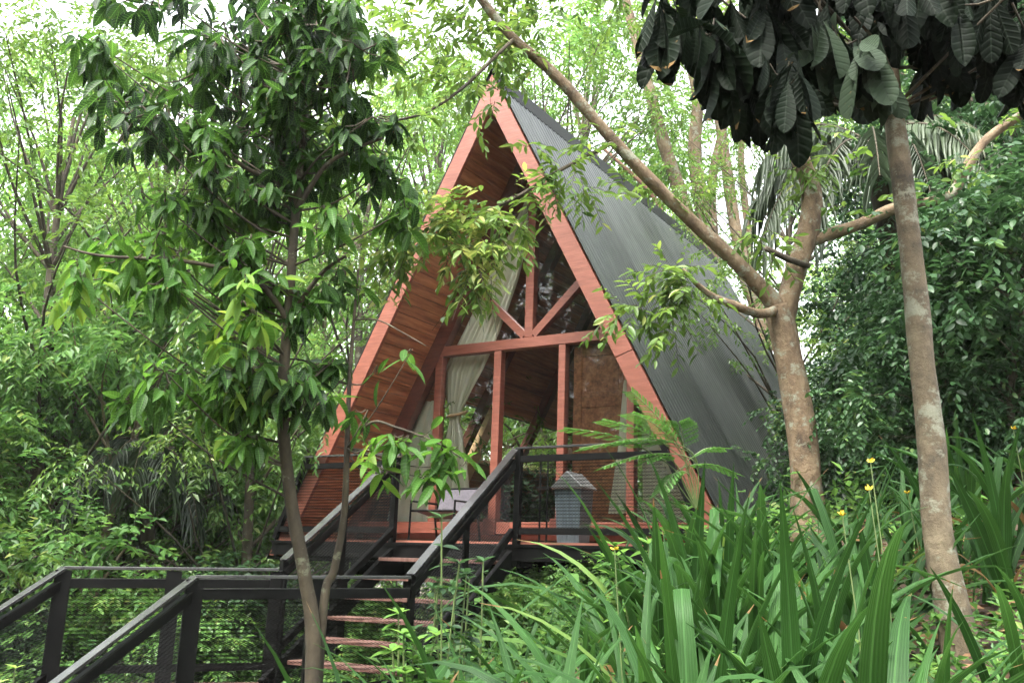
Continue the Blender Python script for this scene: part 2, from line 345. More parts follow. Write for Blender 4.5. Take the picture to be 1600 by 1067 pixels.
# ridge cap with toothed edge
b = MB(); n = int((LEN+.08)/.046)
nr = Vector((K,0,1)).normalized()
for i in range(n):
    t = -.05+i*.046; w = .16
    for s_ in (1,-1):
        e = .035 if i % 2 else 0
        p0 = Vector((0,t,APEX+.085)); p1 = Vector((s_*(w-e*.3),t,APEX+.085-K*(w-e*.3)))
        o = Vector((0,.046,0)); b.add([p0,p1,p1+o,p0+o,p0-Vector((0,0,.012)),p1-Vector((0,0,.012)),p1+o-Vector((0,0,.012)),p0+o-Vector((0,0,.012))],
              [(0,1,2,3),(7,6,5,4),(1,5,6,2),(0,4,5,1),(3,2,6,7)])
b.build('ridge_cap', 'black', roofR)
# barge boards (front and back)
for t0 in (-.045, LEN-.04):
    for s_ in (1,-1):
        b = MB(); w = .205
        poly = [(s_*.0015,APEX),(s_*sx(ZB),ZB),(s_*sx(ZB,w),ZB),(s_*.0015,APEX-w*K)]
        if s_ < 0: poly = poly[::-1]
        b.prism(poly, t0, t0+.045)
        if s_ > 0 and t0 < 0:   # scarfed in two lengths, with a tight butt joint
            b = MB(); zj = 2.05
            b.prism([(.0015,APEX),(sx(zj+.002),zj+.002),(sx(zj-.06,w),zj-.06+.002),(.0015,APEX-w*K)],t0,t0+.045)
            b.prism([(sx(zj-.002),zj-.002),(sx(ZB),ZB),(sx(ZB,w),ZB),(sx(zj-.064,w),zj-.064)],t0+.003,t0+.045)
        b.build('barge_board','red',cab, bevel=.003)
# soffit planks along the ridge on both slopes
def planks(sign, t0, t1, z0, z1, off=.075, th=.03, name='ceiling'):
    b = MB(); zz = z1
    hw = .125*K/math.sqrt(1+K*K)
    while zz > z0+.02:
        z2 = max(zz-hw, z0); g = .004; j = R.uniform(-.0025,.0025)
        poly = [(sign*(sx(zz-g,off)+j),zz-g),(sign*(sx(z2+g,off)+j),z2+g),(sign*(sx(z2+g,off+th)+j),z2+g),(sign*(sx(zz-g,off+th)+j),zz-g)]
        if sign < 0: poly = poly[::-1]
        b.prism(poly, t0, t1); zz = z2
    return b
bb = MB()
for (a,b_,c,d) in ((0.005,LEN-.05,2.08,APEX-.3),(0.005,1.5,ZB+.02,2.08),(5.7,LEN-.05,ZB+.02,2.08),(1.5,5.7,ZB+.02,1.43)):
    q = planks(-1,a,b_,c,d); bb.add(q.v,q.f)
bb.build('ceiling','plank',cab, label='left sloping ceiling of varnished boards')
planks(1,.005,LEN-.05,ZB+.02,APEX-.3).build('ceiling','plank',cab)
# side window in the left slope
b = MB()
for t in (1.53,3.9,5.67):
    b.beam((-sx(1.46,.03),t,1.46),(-sx(2.07,.03),t,2.07),.05,.06,(1,0,0))
b.beam((-sx(1.45,.08),1.5,1.45),(-sx(1.45,.08),5.7,1.45),.20,.035)
wf = b.build('side_window','cream',cab)
b = MB(); b.add([(-sx(1.47,.03),1.56,1.47),(-sx(1.47,.03),5.64,1.47),(-sx(2.06,.03),5.64,2.06),(-sx(2.06,.03),1.56,2.06)],[(0,1,2,3)]); b.build('pane','glass',wf)
# rafters
for t, m, w in ((Q,'darkred',.20),(.30,None,0),(2.35,'darkred',.12),(3.75,'darkred',.12),(5.1,'darkred',.12)):
    if not m: continue
    for s_ in (1,-1):
        if s_ > 0 and t > 2: continue
        b = MB(); o = .107
        poly = [(s_*.002,APEX-o*K),(s_*sx(ZB+.1,o),ZB+.1),(s_*sx(ZB+.1,o+w),ZB+.1),(s_*.002,APEX-(o+w)*K)]
        if s_ < 0: poly = poly[::-1]
        b.prism(poly, t-.06, t+.06); b.build('rafter', m, cab)
# cream brace seen inside at the side window
b = MB(); b.beam((-sx(.5,.16),2.62,.5),(-sx(2.1,.16),2.62,2.1),.13,.2,(0,1,0)); b.build('brace','cream',cab)
# facade frame (local y = Q)
y0, y1 = Q-.05, Q+.05
FR = .31
def fbox(name, x0, x1, z0, z1, m='red', dy=0, p=cab, **k):
    b = MB(); b.box(x0,x1,y0+dy,y1-dy,z0,z1); return b.build(name,m,p,bevel=.004,**k)
fbox('transom', -sx(2.43,FR)-.03, sx(2.43,FR)+.03, 2.43, 2.545, dy=-.006)
fbox('sill', -sx(.5,FR)-.05, sx(.5,FR)+.05, .40, .525, dy=-.02)
fbox('post', -.052, .052, 2.548, 4.55)
fbox('post', -.44, -.345, .527, 2.428); fbox('post', .39, .475, .527, 2.428)
fbox('post', -1.25, -1.155, .527, 2.428); fbox('post', 1.20, 1.285, .527, 2.3)
for s_ in (1,-1):
    b = MB(); b.beam((s_*.06,Q-.003,2.57),(s_*.80,Q-.003,3.27),.085,.09,(0,1,0)); b.build('diagonal_brace','red',cab)
for x in (-.392,.432): b = MB(); b.box(x-.075,x+.075,y0-.05,y1+.03,.40-.01,.56); b.build('post_base','darkred',cab)
# glass panes
def pane(poly):
    b = MB(); b.add([(x,Q+.01,z) for x,z in poly],[tuple(range(len(poly)))]); b.build('pane','glass',win)
win = MB(); win.box(-.09,.09,Q+.0,Q+.02,4.30,4.36); win = win.build('window','red',cab)
pane([(-.06,2.55),(-.06,4.3),(-sx(2.56,FR),2.56)][::-1]); pane([(.06,2.55),(sx(2.56,FR),2.56),(.06,4.3)])
pane([(-1.15,.53),(-.45,.53),(-.45,2.42),(-1.15,2.42)]); pane([(-sx(.53,FR),.53),(-1.26,.53),(-1.26,2.25)])
pane([(.48,.53),(1.19,.53),(1.19,2.35),(1.13,2.42),(.48,2.42)]); pane([(1.29,.53),(sx(.53,FR),.53),(1.29,2.2)])
# folded panelled door behind the right pane
dr = MB(); dy0 = Q+.10
dr.box(.50,.60,dy0,dy0+.045,.53,2.42); dr.box(1.08,1.18,dy0,dy0+.045,.53,2.42)
for z0,z1 in ((.53,.72),(1.12,1.24),(1.74,1.86),(2.30,2.42)): dr.box(.60,1.08,dy0+.001,dy0+.044,z0,z1)
door = dr.build('door','plank',cab,bevel=.006,label='panelled brown door folded behind glass')
b = MB()
for z0,z1 in ((.72,1.12),(1.24,1.74),(1.86,2.30)): b.box(.60,1.08,dy0+.015,dy0+.03,z0,z1); b.box(.65,1.03,dy0+.008,dy0+.035,z0+.05,z1-.05)
b.build('door_panel','plank',door)
# interior floor, back wall with window
b = MB(); b.box(-sx(.48,.12),sx(.48,.12),Q+.06,LEN-.1,.34,.44); b.build('floor','redfloor',cab)
b = MB()
t = LEN-.15
def wallpoly(poly): b.prism(poly,t,t+.05)
wallpoly([(-sx(.44,.12),.44),(sx(.44,.12),.44),(sx(1.0,.12),1.0),(-sx(1.0,.12),1.0)])
wallpoly([(-sx(1.0,.12),1.0),(-1.9,1.0),(-1.55,2.05),(-sx(2.05,.12),2.05)]); wallpoly([(.9,1.0),(sx(1.0,.12),1.0),(sx(2.05,.12),2.05),(.9,2.05)])
wallpoly([(-sx(2.05,.12),2.05),(sx(2.05,.12),2.05),(.12,APEX-.45),(-.12,APEX-.45)])
b.build('back_wall','plank',cab)
b = MB(); b.add([(-1.88,t+.02,1.0),(.9,t+.02,1.0),(.9,t+.02,2.05),(-1.55,t+.02,2.05)],[(0,1,2,3)]); bw = b.build('back_window','glass',cab)
b = MB(); b.box(-.5,-.44,t-.02,t+.04,1.0,2.05); b.box(-1.9,.9,t-.03,t+.05,.97,1.03); b.build('frame','cream',bw)
# low inner partition of red boards
b = MB(); b.box(-1.9,-.6,4.6,4.66,.44,1.0); b.build('partition','red',cab)

# curtains: hang inside, each its own thing
def curtain(rows, t, folds, amp, n=60, name='curtain', **k):
    b = MB(); m = 26
    zs = [r[0] for r in rows]
    def interp(z, j):
        for a, c in zip(rows, rows[1:]):
            if a[0] >= z >= c[0]:
                f = (a[0]-z)/(a[0]-c[0]+1e-9); return a[j]*(1-f)+c[j]*f
        return rows[-1][j]
    for i in range(m+1):
        z = zs[0]+(zs[-1]-zs[0])*i/m; x0 = interp(z,1); x1 = interp(z,2)
        for j in range(n+1):
            u = j/n; a = amp*min(1,(x1-x0)/.25+.15)
            b.v.append((x0+(x1-x0)*u+.006*math.sin(u*folds*9+z*3), t+a*math.sin(u*folds*6.28+.6*math.sin(z*2.2))+.35*a*math.sin(u*folds*14.1+z), z))
    for i in range(m):
        for j in range(n):
            a = i*(n+1)+j; b.f.append((a,a+1,a+n+2,a+n+1))
    rt = croot(name, cat='curtain', **k)
    return rt, b
def rx(z): return -sx(z,.30)
rt, b = curtain([(4.30,-.2,-.07),(3.35,rx(3.35),-.28),(2.75,rx(2.75),-.50),(2.3,-1.28,-.70),(2.0,-1.22,-.88),(1.80,-1.16,-1.0),(1.72,-1.15,-1.02),(1.55,-1.18,-.96),(1.2,-1.24,-.88),(.54,-1.3,-.80)], Q+.16, 7, .03,
   label='long cream curtain tied back beside the left window of the cabin front'); b.build('drape','cloth',rt,smooth=True)
b = MB(); b.tube([(-1.17,Q+.12,1.74),(-1.08,Q+.10,1.755),(-.98,Q+.12,1.77),(-.93,Q+.17,1.80),(-1.0,Q+.22,1.78)],[.018]*5,6); b.build('tieback','cream',rt,smooth=True)
rt, b = curtain([(1.95,-1.56,-1.30),(1.4,-1.82,-1.30),(.54,-2.0,-1.30)], Q+.14, 3, .02, 30, label='cream curtain filling the narrow corner left of the red stud'); b.build('drape','cloth',rt,smooth=True)
rt, b = curtain([(2.0,1.12,1.2),(1.3,1.06,1.2),(.62,.94,1.2)], Q+.06, 2.2, .012, 24, label='narrow white curtain flaring out at its hem before the brown door'); b.build('drape','cloth',rt,smooth=True)
rt, b = curtain([(3.6,.44,.58),(3.0,.74,.9),(2.56,.95,1.12)], Q+.14, 2, .015, 24, label='thin cream curtain edge along the upper right rafter'); b.build('drape','cloth',rt,smooth=True)
rt, b = curtain([(1.95,1.29,1.45),(1.4,1.29,1.7),(.54,1.29,2.0)], Q+.14, 3, .02, 30, label='white curtain in the lower right corner of the cabin front'); b.build('drape','cloth',rt,smooth=True)
# bed and dark hanging inside
bed = croot('bed', label='low bed with white linen seen through the open cabin doorway', cat='bed')
b = MB(); b.box(-.3,1.2,3.0,5.0,.44,.72); b.build('bed_frame','cream',bed,bevel=.01)
b = MB(); b.box(-.27,1.17,3.03,4.97,.72,.90); b.build('mattress','linen',bed,bevel=.04)
b = MB(); b.box(-.2,.4,4.5,4.9,.902,1.02); b.build('pillow','linen',bed,bevel=.05); 
b = MB(); b.box(.5,1.1,4.5,4.9,.902,1.02); b.build('pillow','linen',bed,bevel=.05)
rt, b = curtain([(2.1,-.18,.75),(1.0,-.12,.75)], 5.7, 5, .04, 40, label='dark navy curtain at the back window inside the cabin'); b.build('drape','navy',rt,smooth=True)

# ================================================================== DECK
deck = croot('deck', label='small red floored deck on black steel posts before the cabin', cat='deck')
DF, DB = -.06, .90
b = MB(); w = .118; n = 0
y = DF
while y < DB-.02:
    b.box(-2.55,2.35,y,y+w-.006,.255,.285+R.uniform(-.001,.001)); y += w
b.build('floor_board','redfloor',deck)
b = MB(); b.box(-2.6,2.4,DF-.06,DF-.003,.11,.262); b.box(-2.6,2.4,DF-.075,DF-.061,.235,.262); b.box(-2.6,2.4,DF-.075,DF-.061,.11,.135)
b.box(-2.6,2.4,DB-.1,DB,.09,.25); b.box(-2.62,-2.56,DF,DB-.11,.09,.25); b.build('edge_beam','black',deck)
for (s_, t_) in ((.95,.3),(-2.0,.35),(-1.0,.35),(2.1,.6),(-2.2,3.2),(.9,3.2),(-2.2,6),(2,6)):
    p = Lp(s_,t_,0); g = gz(p.x,p.y); b = MB(); b.box(s_-.07,s_+.07,t_-.06,t_+.06,g-.1,.10); b.build('support_post','black',deck)
b = MB()
for t_ in (3.2,6): b.box(-2.5,2.4,t_-.08,t_+.08,.08,.10); b.box(-2.5,2.4,t_-.06,t_+.06,.10,.33)
for s_ in (-2.3,2.1): b.box(s_-.07,s_+.07,.95,6.3,-.08,.08)
b.build('floor_beam','black',deck)
p = Lp(1.09,.2,0)
b = MB(); b.tube([(1.07,.12,.05),(1.08,.12,-.3),(1.09,.12,-.7),(1.1,.12,gz(p.x,p.y)-.1)],[.028]*4,8); b.build('drain_pipe','pipe',deck,smooth=True)

def clip_in(poly, x, y):
    c = False; n = len(poly)
    for i in range(n):
        x1,y1_ = poly[i]; x2,y2 = poly[(i+1)%n]
        if (y1_ > y) != (y2 > y) and x < (x2-x1)*(y-y1_)/(y2-y1_)+x1: c = not c
    return c
def expanded(b, O, U, V, poly, cw=.066, ch=.031, th=.0042):
    """expanded metal: zig-zag strands inside poly (u,v)"""
    O = Vector(O); U = Vector(U); V = Vector(V); Nn = U.cross(V).normalized()*th*.5
    us = [p[0] for p in poly]; vs = [p[1] for p in poly]
    nu = int((max(us)-min(us))/(cw/2))+1; nv = int((max(vs)-min(vs))/ch)+1
    u0 = min(us); v0 = min(vs)
    for k in range(nv+1):
        for i in range(nu):
            for par in (0,1):
                a = (u0+i*cw/2, v0+k*ch+(ch*.5 if (i+par)%2 else 0)); c = (u0+(i+1)*cw/2, v0+k*ch+(ch*.5 if (i+1+par)%2 else 0))
                if par: a = (a[0],a[1]+ch*.0); c = (c[0],c[1])
                if par and k == -1: continue
                mx, my = (a[0]+c[0])/2, (a[1]+c[1])/2
                if not clip_in(poly,mx,my): continue
                p = O+U*a[0]+V*a[1]; q = O+U*c[0]+V*c[1]; w = V*(th*.5)
                n0 = len(b.v); b.v += [tuple(p-w),tuple(p+w+Nn),tuple(p+w-Nn),tuple(q-w),tuple(q+w+Nn),tuple(q+w-Nn)]
                b.f += [(n0,n0+3,n0+4,n0+1),(n0+1,n0+4,n0+5,n0+2),(n0+2,n0+5,n0+3,n0)]
# deck railings
TR = -.085
def deck_rail(s0, s1, s1b, label):
    rt = croot('deck_railing', label=label, cat='railing')
    sg = 1 if s1 > s0 else -1
    z1 = 1.168
    b = MB(); b.beam((s0-sg*.03,TR,z1),(s1+sg*.02,TR,z1+.004),.055,.022); b.build('handrail','rail',rt,bevel=.003)
    b = MB(); b.beam((s0+sg*.026,TR,1.065),(s1-sg*.01,TR,1.065),.045,.06); b.build('middle_rail','black',rt)
    b = MB(); b.beam((s0+sg*.026,TR,.385),(s1b,TR,.385),.045,.06); b.build('lower_rail','black',rt)
    b = MB(); b.box(s0-.03,s0+.03,TR-.03,TR+.03,.05,1.155); b.build('post','black',rt)
    b = MB(); b.beam((s1-sg*.03,TR,1.155),(s1b,TR,.285),.05,.05,(0,1,0)); b.build('post','black',rt)
    e0 = s0+sg*.03; poly = [(e0,.41),(s1b-sg*.04,.41),(s1-sg*.06,1.04),(e0,1.04)]
    b = MB(); expanded(b,(0,TR,0),(1,0,0),(0,0,1),poly)
    if sg < 0: expanded(b,(0,TR-.01,0),(1,0,0),(0,0,1),[(e0,.02),(-2.45,.02),(-2.5,.35),(e0,.35)])
    b.build('mesh_panel','mesh',rt)
deck_rail(.53, 2.04, 2.42, 'black mesh railing on the deck front, right of the stairs')
deck_rail(-.955, -2.24, -2.60, 'black mesh railing on the deck front, left of the stairs')
# little round fixing at the end of the right hand rail
# waste bin
bn = croot('waste_bin', label='blue-grey waste bin with a pitched lid standing on the deck', cat='bin')
b = MB(); cx, cy = .93, .30
def frustum(b, x0,x1,y0_,y1_,z0, X0,X1,Y0,Y1,z1):
    b.add([(x0,y0_,z0),(x1,y0_,z0),(x1,y1_,z0),(x0,y1_,z0),(X0,Y0,z1),(X1,Y0,z1),(X1,Y1,z1),(X0,Y1,z1)],[(3,2,1,0),(4,5,6,7),(0,1,5,4),(1,2,6,5),(2,3,7,6),(3,0,4,7)])
frustum(b, cx-.115,cx+.115,cy-.11,cy+.11,.287, cx-.145,cx+.145,cy-.13,cy+.13,.80)
for i in range(8): x = cx-.10+i*.0286; b.beam((x,cy-.112,.32),(x+(x-cx)*.25,cy-.131,.79),.008,.010,(0,1,0))
b.build('body','bin',bn)
b = MB(); b.prism([(cx-.17,.80),(cx+.17,.80),(cx+.17,.815),(cx,.97),(cx-.17,.815)][::-1],cy-.16,cy+.16); b.build('lid','lid',bn,bevel=.004)
# slender stand near bin
st = croot('metal_stand', label='pair of thin black upright bars with a clamp beside the waste bin', cat='stand')
b = MB()
for x in (.60,.68): b.tube([(x,.22,.287),(x,.22,1.15)],[.011]*2,6)
b.build('upright','black',st); b = MB(); b.box(.57,.71,.19,.25,.80,.83); b.build('clamp','black',st)
# lounge chair
ch = croot('lounge_chair', label='dark sling lounge chair on the deck by the tied curtain', cat='chair')
cx, cy = -.66, .42
b = MB(); b.add([(cx-.26,cy+.20,.54),(cx+.26,cy+.20,.54),(cx+.26,cy-.22,.60),(cx-.26,cy-.22,.60)],[(0,1,2,3)]); s1 = b.build('seat','sling',ch); s1.modifiers.new('s','SOLIDIFY').thickness=.012
b = MB(); b.add([(cx-.26,cy+.20,.60),(cx+.26,cy+.20,.60),(cx+.26,cy+.30,.86),(cx-.26,cy+.30,.86)],[(0,1,2,3)]); s2 = b.build('backrest','sling',ch); s2.modifiers.new('s','SOLIDIFY').thickness=.012
for dx in (-.28,.28):
    b = MB(); b.tube([(cx+dx,cy-.25,.287),(cx+dx,cy-.24,.70),(cx+dx,cy+.24,.70)],[.013]*3,6); b.build('armrest','black',ch)
    b = MB(); b.tube([(cx+dx,cy+.26,.287),(cx+dx,cy+.20,.55),(cx+dx,cy+.31,.88)],[.013]*3,6); b.build('leg','black',ch)
b = MB(); b.tube([(cx-.28,cy-.22,.60),(cx+.28,cy-.22,.60)],[.013]*2,6); b.tube([(cx-.28,cy+.31,.87),(cx+.28,cy+.31,.87)],[.013]*2,6); b.build('crossbar','black',ch)

# ================================================================== STAIRS, WALKWAY
def rail_run(rt, P, Qp, hgt=.88, posts=(0,1), pw=.10, mesh_=True, low=True, startmesh=.05):
    """P,Q = handrail top end points (world). flat top bar, second bar, posts, mesh"""
    P = Vector(P); Qp = Vector(Qp); d = Qp-P; L = d.length; dz = Vector((0,0,1)); s = (d.cross(dz)).normalized()
    up = s.cross(d).normalized(); up = up if up.z > 0 else -up
    b = MB(); b.beam(P-up*.013,Qp-up*.013,.085,.026,up); b.build('handrail','rail',rt,bevel=.003)
    b = MB(); o = dz*-.135; b.beam(P+o,Qp+o,.05,.075,up); b.build('middle_rail','black',rt)
    b = MB(); o = dz*-.158-s*0; b.beam(P+dz*-.098,Qp+dz*-.098,.056,.006,up); b.build('middle_rail','rail',rt)  # thin paler strip painting the lit top of the second bar
    if low:
        b = MB(); o = dz*-(hgt-.10); b.beam(P+o,Qp+o,.045,.06,up); b.build('lower_rail','black',rt)
    for f in posts:
        p = P+d*f; b = MB(); hw = pw/2; dh = Vector((d.x,d.y,0)).normalized()*hw; sh = s*(hw*.6)
        t = p-dz*.03; q = p-dz*(hgt+.12)
        b.add([q-dh-sh,q+dh-sh,q+dh+sh,q-dh+sh,t-dh-sh,t+dh-sh,t+dh+sh,t-dh+sh],[(3,2,1,0),(4,5,6,7),(0,1,5,4),(1,2,6,5),(2,3,7,6),(3,0,4,7)])
        b.build('post','black',rt)
    if mesh_:
        b = MB(); hx = Vector((d.x,d.y,0)); l = hx.length; sl = d.z/l; U = hx.normalized()
        U2 = U+dz*sl
        expanded(b, P+s*.004, U2, dz, [(.05,-(hgt-.12)),(l-.05,-(hgt-.12)),(l-.05,-.17),(.05,-.17)]); b.build('mesh_panel','mesh',rt)
H = .88
# upper flight
up = empty('staircase', Lp(-.2,-1.7,-.95), -ALPHA, label='upper flight of red-brown steps with black mesh railings climbing to the deck', cat='staircase')
def under(rt, fn):
    """build with world coordinates, then parent keeping place"""
    before = set(COL.objects); fn(); inv = (Matrix.Translation(rt.location) @ Matrix.Rotation(rt.rotation_euler.z,4,'Z')).inverted()
    for o in set(COL.objects)-before:
        if o.parent is None or o.parent == rt: o.parent = rt; o.matrix_parent_inverse = inv
r0 = Lp(.49,-.10,1.165); r1 = Vector((-.753,8.01,-.035)); l0 = Lp(-.94,-.10,1.165); l1 = Vector((-1.955,8.79,.05))
ZL = -1.0
def f():
    rail_run(up, r0, r1, posts=(.98,.5), pw=.06); rail_run(up, l0, l1, posts=(.985,.5), pw=.07)
    n = 6; 
    for i in range(1,n+1):
        fz = i/(n+.0); z = .27-(.27-ZL)*i/(n+1); t = -.10-1.62*i/(n+1)
        b = MB()
        for k in (0,1):
            A_=Lp(-.87,t+.13-.13*k,z); B_=Lp(.43,t+.13-.13*k,z); b.beam(A_,B_,.12,.035)
        b.build('tread','tread',up,bevel=.003)
    for s_ in (-.93,.48):
        b = MB(); b.beam(Lp(s_,-.06,.15),Lp(s_,-1.75,-1.02),.05,.16); b.build('stringer','black',up)
under(up, f)
n1 = Vector((-2.28,7.4,-.095)); f1 = Vector((-3.62,8.23,-.07))
n0 = Vector((-.753,8.01,-.05)); f0 = Vector((-1.99,8.80,-.03))
wk = empty('walkway', (-2.2,8.1,-.95), 0, label='level black steel landing with mesh railings between the two flights of steps', cat='walkway')
def f():
    rail_run(wk, n0, n1, hgt=.92, posts=(.45,1), pw=.125); rail_run(wk, f0, f1, hgt=.92, posts=(0,.5,1), pw=.125)
    a = [n1,n0,f0,f1]; b = MB(); d = (n0-n1); d.z = 0; wv = f1-n1; wv.z = 0; nb = 11
    for i in range(nb):
        A_ = n1+wv*((i+.5)/nb); A_.z = ZL; b.beam(A_, A_+d, .125,.03)
    b.build('floor_board','tread',wk)
    b = MB()
    for p,q in ((n1,n0),(n0,f0),(f0,f1),(f1,n1)): P_=Vector((p.x,p.y,ZL-.10)); Q_=Vector((q.x,q.y,ZL-.10)); b.beam(P_,Q_,.06,.15)
    b.build('edge_beam','black',wk)
    for p in (n0,n1,f0,f1,(n1+n0)/2,(f0+f1)/2):
        b = MB(); b.box(p.x-.06,p.x+.06,p.y-.06,p.y+.06,gz(p.x,p.y)-.2,ZL-.05); b.build('support_post','black',wk)
under(wk, f)
dd = Vector((-math.sin(ALPHA),-math.cos(ALPHA),0))
ls = empty('staircase', n1+Vector((0,0,-.9)), -ALPHA, label='lower flight of steps with black mesh railings descending from the landing to the forest', cat='staircase')
def f():
    S = .645; LL = 2.4
    e = lambda p: p+dd*LL+Vector((0,0,-S*LL))
    rail_run(ls, n1, e(n1), hgt=.95, posts=(.5,.98), pw=.11); rail_run(ls, f1, e(f1), hgt=.95, posts=(.5,.98), pw=.11)
    for i in range(1,9):
        z = ZL-.19*i; t = .27*i; 
        b = MB()
        for k in (0,1):
            A_ = n1+dd*(t-.2+.12*k); B_ = f1+dd*(t-.2+.12*k); A_.z = B_.z = z; b.beam(A_,B_,.115,.035)
        b.build('tread','tread',ls,bevel=.003)
    for p in (n1,f1):
        A_ = Vector((p.x,p.y,ZL-.1)); b = MB(); b.beam(A_,A_+dd*LL+Vector((0,0,-.68*LL)),.05,.18); b.build('stringer','black',ls)
under(ls, f)

# ================================================================== TREES
def strip_parent(name, label, cat, base, group=None): return empty(name, base, 0, label=label, cat=cat, group=group)
def part_mesh(root, name, me, **k):
    o = link(name, me, root, **k); o.matrix_parent_inverse = Matrix.Translation(root.location).inverted(); return o
def tubes(specs, n=9, wob=.05):
    b = MB()
    for pts, rr in specs:
        p, r = smoothline(pts, rr, 5); b.tube(p, r, n, True, wob)
    return b
def near_crown(name, blobs, trunk_pts, tmpl, m, leafL, leafW, per_tip, ntip, root, bark_, droop=.5, tint=(.3,.25), up_bias=.3, twigr=.006, limb_r=.018, jit=.3, twl=(.12,.3)):
    """blobs: (u,v,Y,radius_m,weight,tintbase). Leaves whorled at twig tips, twigs joined to limbs, limbs to the trunk."""
    P=[];D=[];N=[];T=[]; tb = MB()
    for (u,v,Y,rr,wt,tb0) in blobs:
        c = W(u,v,Y); near = min(trunk_pts, key=lambda q:abs(q.z-(c.z-.6*math.hypot(q.x-c.x,q.y-c.y)))+.15*(q-c).length)
        if True:
            mid = (near+c)/2+Vector((R.uniform(-.08,.08),R.uniform(-.08,.08),-.05)); a,b_ = smoothline([near,mid,c],[limb_r,limb_r*.7,limb_r*.45],4); tb.tube(a,b_,6,False)
        for k in range(max(1,int(ntip*wt))):
            off = Vector(rnd_dir(1)[0])*rr*R.uniform(.25,1)**.6; off.z *= .8; tip = c+off
            dirv = (off*1.0+Vector((R.uniform(-.3,.3),R.uniform(-.3,.3),up_bias))).normalized()
            st_ = c+off*R.uniform(0,.35); a,b_ = smoothline([st_,(st_+tip)/2+Vector((0,0,-.02)),tip],[twigr,twigr*.8,twigr*.6],2); tb.tube(a,b_,4,False)
            nl = per_tip+R.randint(-2,2); ax = np.array(dirv); 
            ph = NR.uniform(0,6.28); t = tb0+NR.normal(0,.10)
            e1 = np.cross(ax,[0,0,1.]); e1 /= np.linalg.norm(e1)+1e-6; e2 = np.cross(ax,e1)
            for j in range(nl):
                g = ph+j*2.4; sp = NR.uniform(.5,1.05); rd = e1*math.cos(g)+e2*math.sin(g)
                d = ax*(1-sp*.6)+rd*sp+np.array([0,0,-droop*NR.uniform(.5,1.5)])+NR.normal(0,.12,3)
                P.append(np.array(tip)-ax*(j/nl)*.10); D.append(d); N.append(ax*.6+np.array([0,0,1.])+NR.normal(0,jit,3)); T.append(t+NR.normal(0,.12))
    n = len(P); L_ = NR.uniform(.6,1.15,n)*leafL
    me = leaves_mesh(name+'_crown',P,D,N,L_,L_*leafW*NR.uniform(.85,1.15,n),np.array(T),tmpl,m,True,NR.uniform(.3,1.7,n))
    part_mesh(root,'crown',me); part_mesh(root,'branch',tb.mesh(bark_,True))
    return n

# --- left foreground tree (mango-like)
tp = [W(500,1100,6.0),W(490,1010,6.0),W(476,900,5.95),W(455,780,5.9),W(441,640,5.85),W(450,500,5.8),W(462,330,5.8),W(478,170,5.8),W(500,20,5.8),W(520,-160,5.9)]
tp[0] = Vector((tp[1].x+.04,tp[1].y,gz(tp[1].x,tp[1].y)-.1))
t1 = strip_parent('mango_tree','slender mottled tree with long glossy drooping leaves before the railing of the landing','tree',tp[0])
b = tubes([(tp,[.058,.046,.041,.039,.036,.031,.027,.023,.018,.012]),
   ([tp[6],W(480,300,5.75),W(520,250,5.7),W(600,215,5.6)],[.02,.018,.014,.009]),
   ([tp[6],W(440,290,5.8),W(380,260,5.7),W(300,200,5.6)],[.02,.018,.014,.009]),
   ([tp[5],W(400,440,5.7),W(300,410,5.6),W(160,400,5.5),W(100,385,5.5)],[.02,.016,.013,.009,.005]),
   ([tp[5],W(500,430,5.7),W(540,400,5.6)],[.018,.013,.008])])
part_mesh(t1,'trunk',b.mesh('bark_dark',True))
bl = []
tps = smoothline(tp,[0]*len(tp),8)[0]
def region(poly_list):
    out = []
    for (u0,u1,v0,v1,n,Y0,Y1,r,t0,t1_) in poly_list:
        for _ in range(n): out.append((R.uniform(u0,u1),R.uniform(v0,v1),R.uniform(Y0,Y1),r,1,R.uniform(t0,t1_)))
    return out
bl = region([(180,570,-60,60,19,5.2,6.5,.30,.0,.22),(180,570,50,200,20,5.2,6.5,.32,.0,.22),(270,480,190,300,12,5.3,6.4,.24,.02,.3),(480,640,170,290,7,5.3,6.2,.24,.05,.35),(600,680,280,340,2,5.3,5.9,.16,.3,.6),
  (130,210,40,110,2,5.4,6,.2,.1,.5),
  (250,430,290,420,10,5.2,6.2,.22,.4,.88),(90,260,350,450,7,5.3,5.9,.2,.55,.95),(200,430,420,560,11,5.3,6.2,.22,.4,.9),(200,420,560,650,8,5.3,6.1,.2,.4,.85),(250,380,650,700,3,5.4,6,.14,.45,.8),(450,540,330,430,3,5.3,6.1,.18,.2,.5),  # raised tints paint bright yellow-green light into the mid-left leaves
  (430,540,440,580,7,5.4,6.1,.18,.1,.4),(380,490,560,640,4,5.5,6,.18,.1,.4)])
n_ = bl = [q for q in bl if R.random() < .8]
n_ = near_crown('mango',bl,tps[16:],T_LANCE,'L_mango',.175,.31,7,7,t1,'bark_dark',droop=1.15,limb_r=.009)
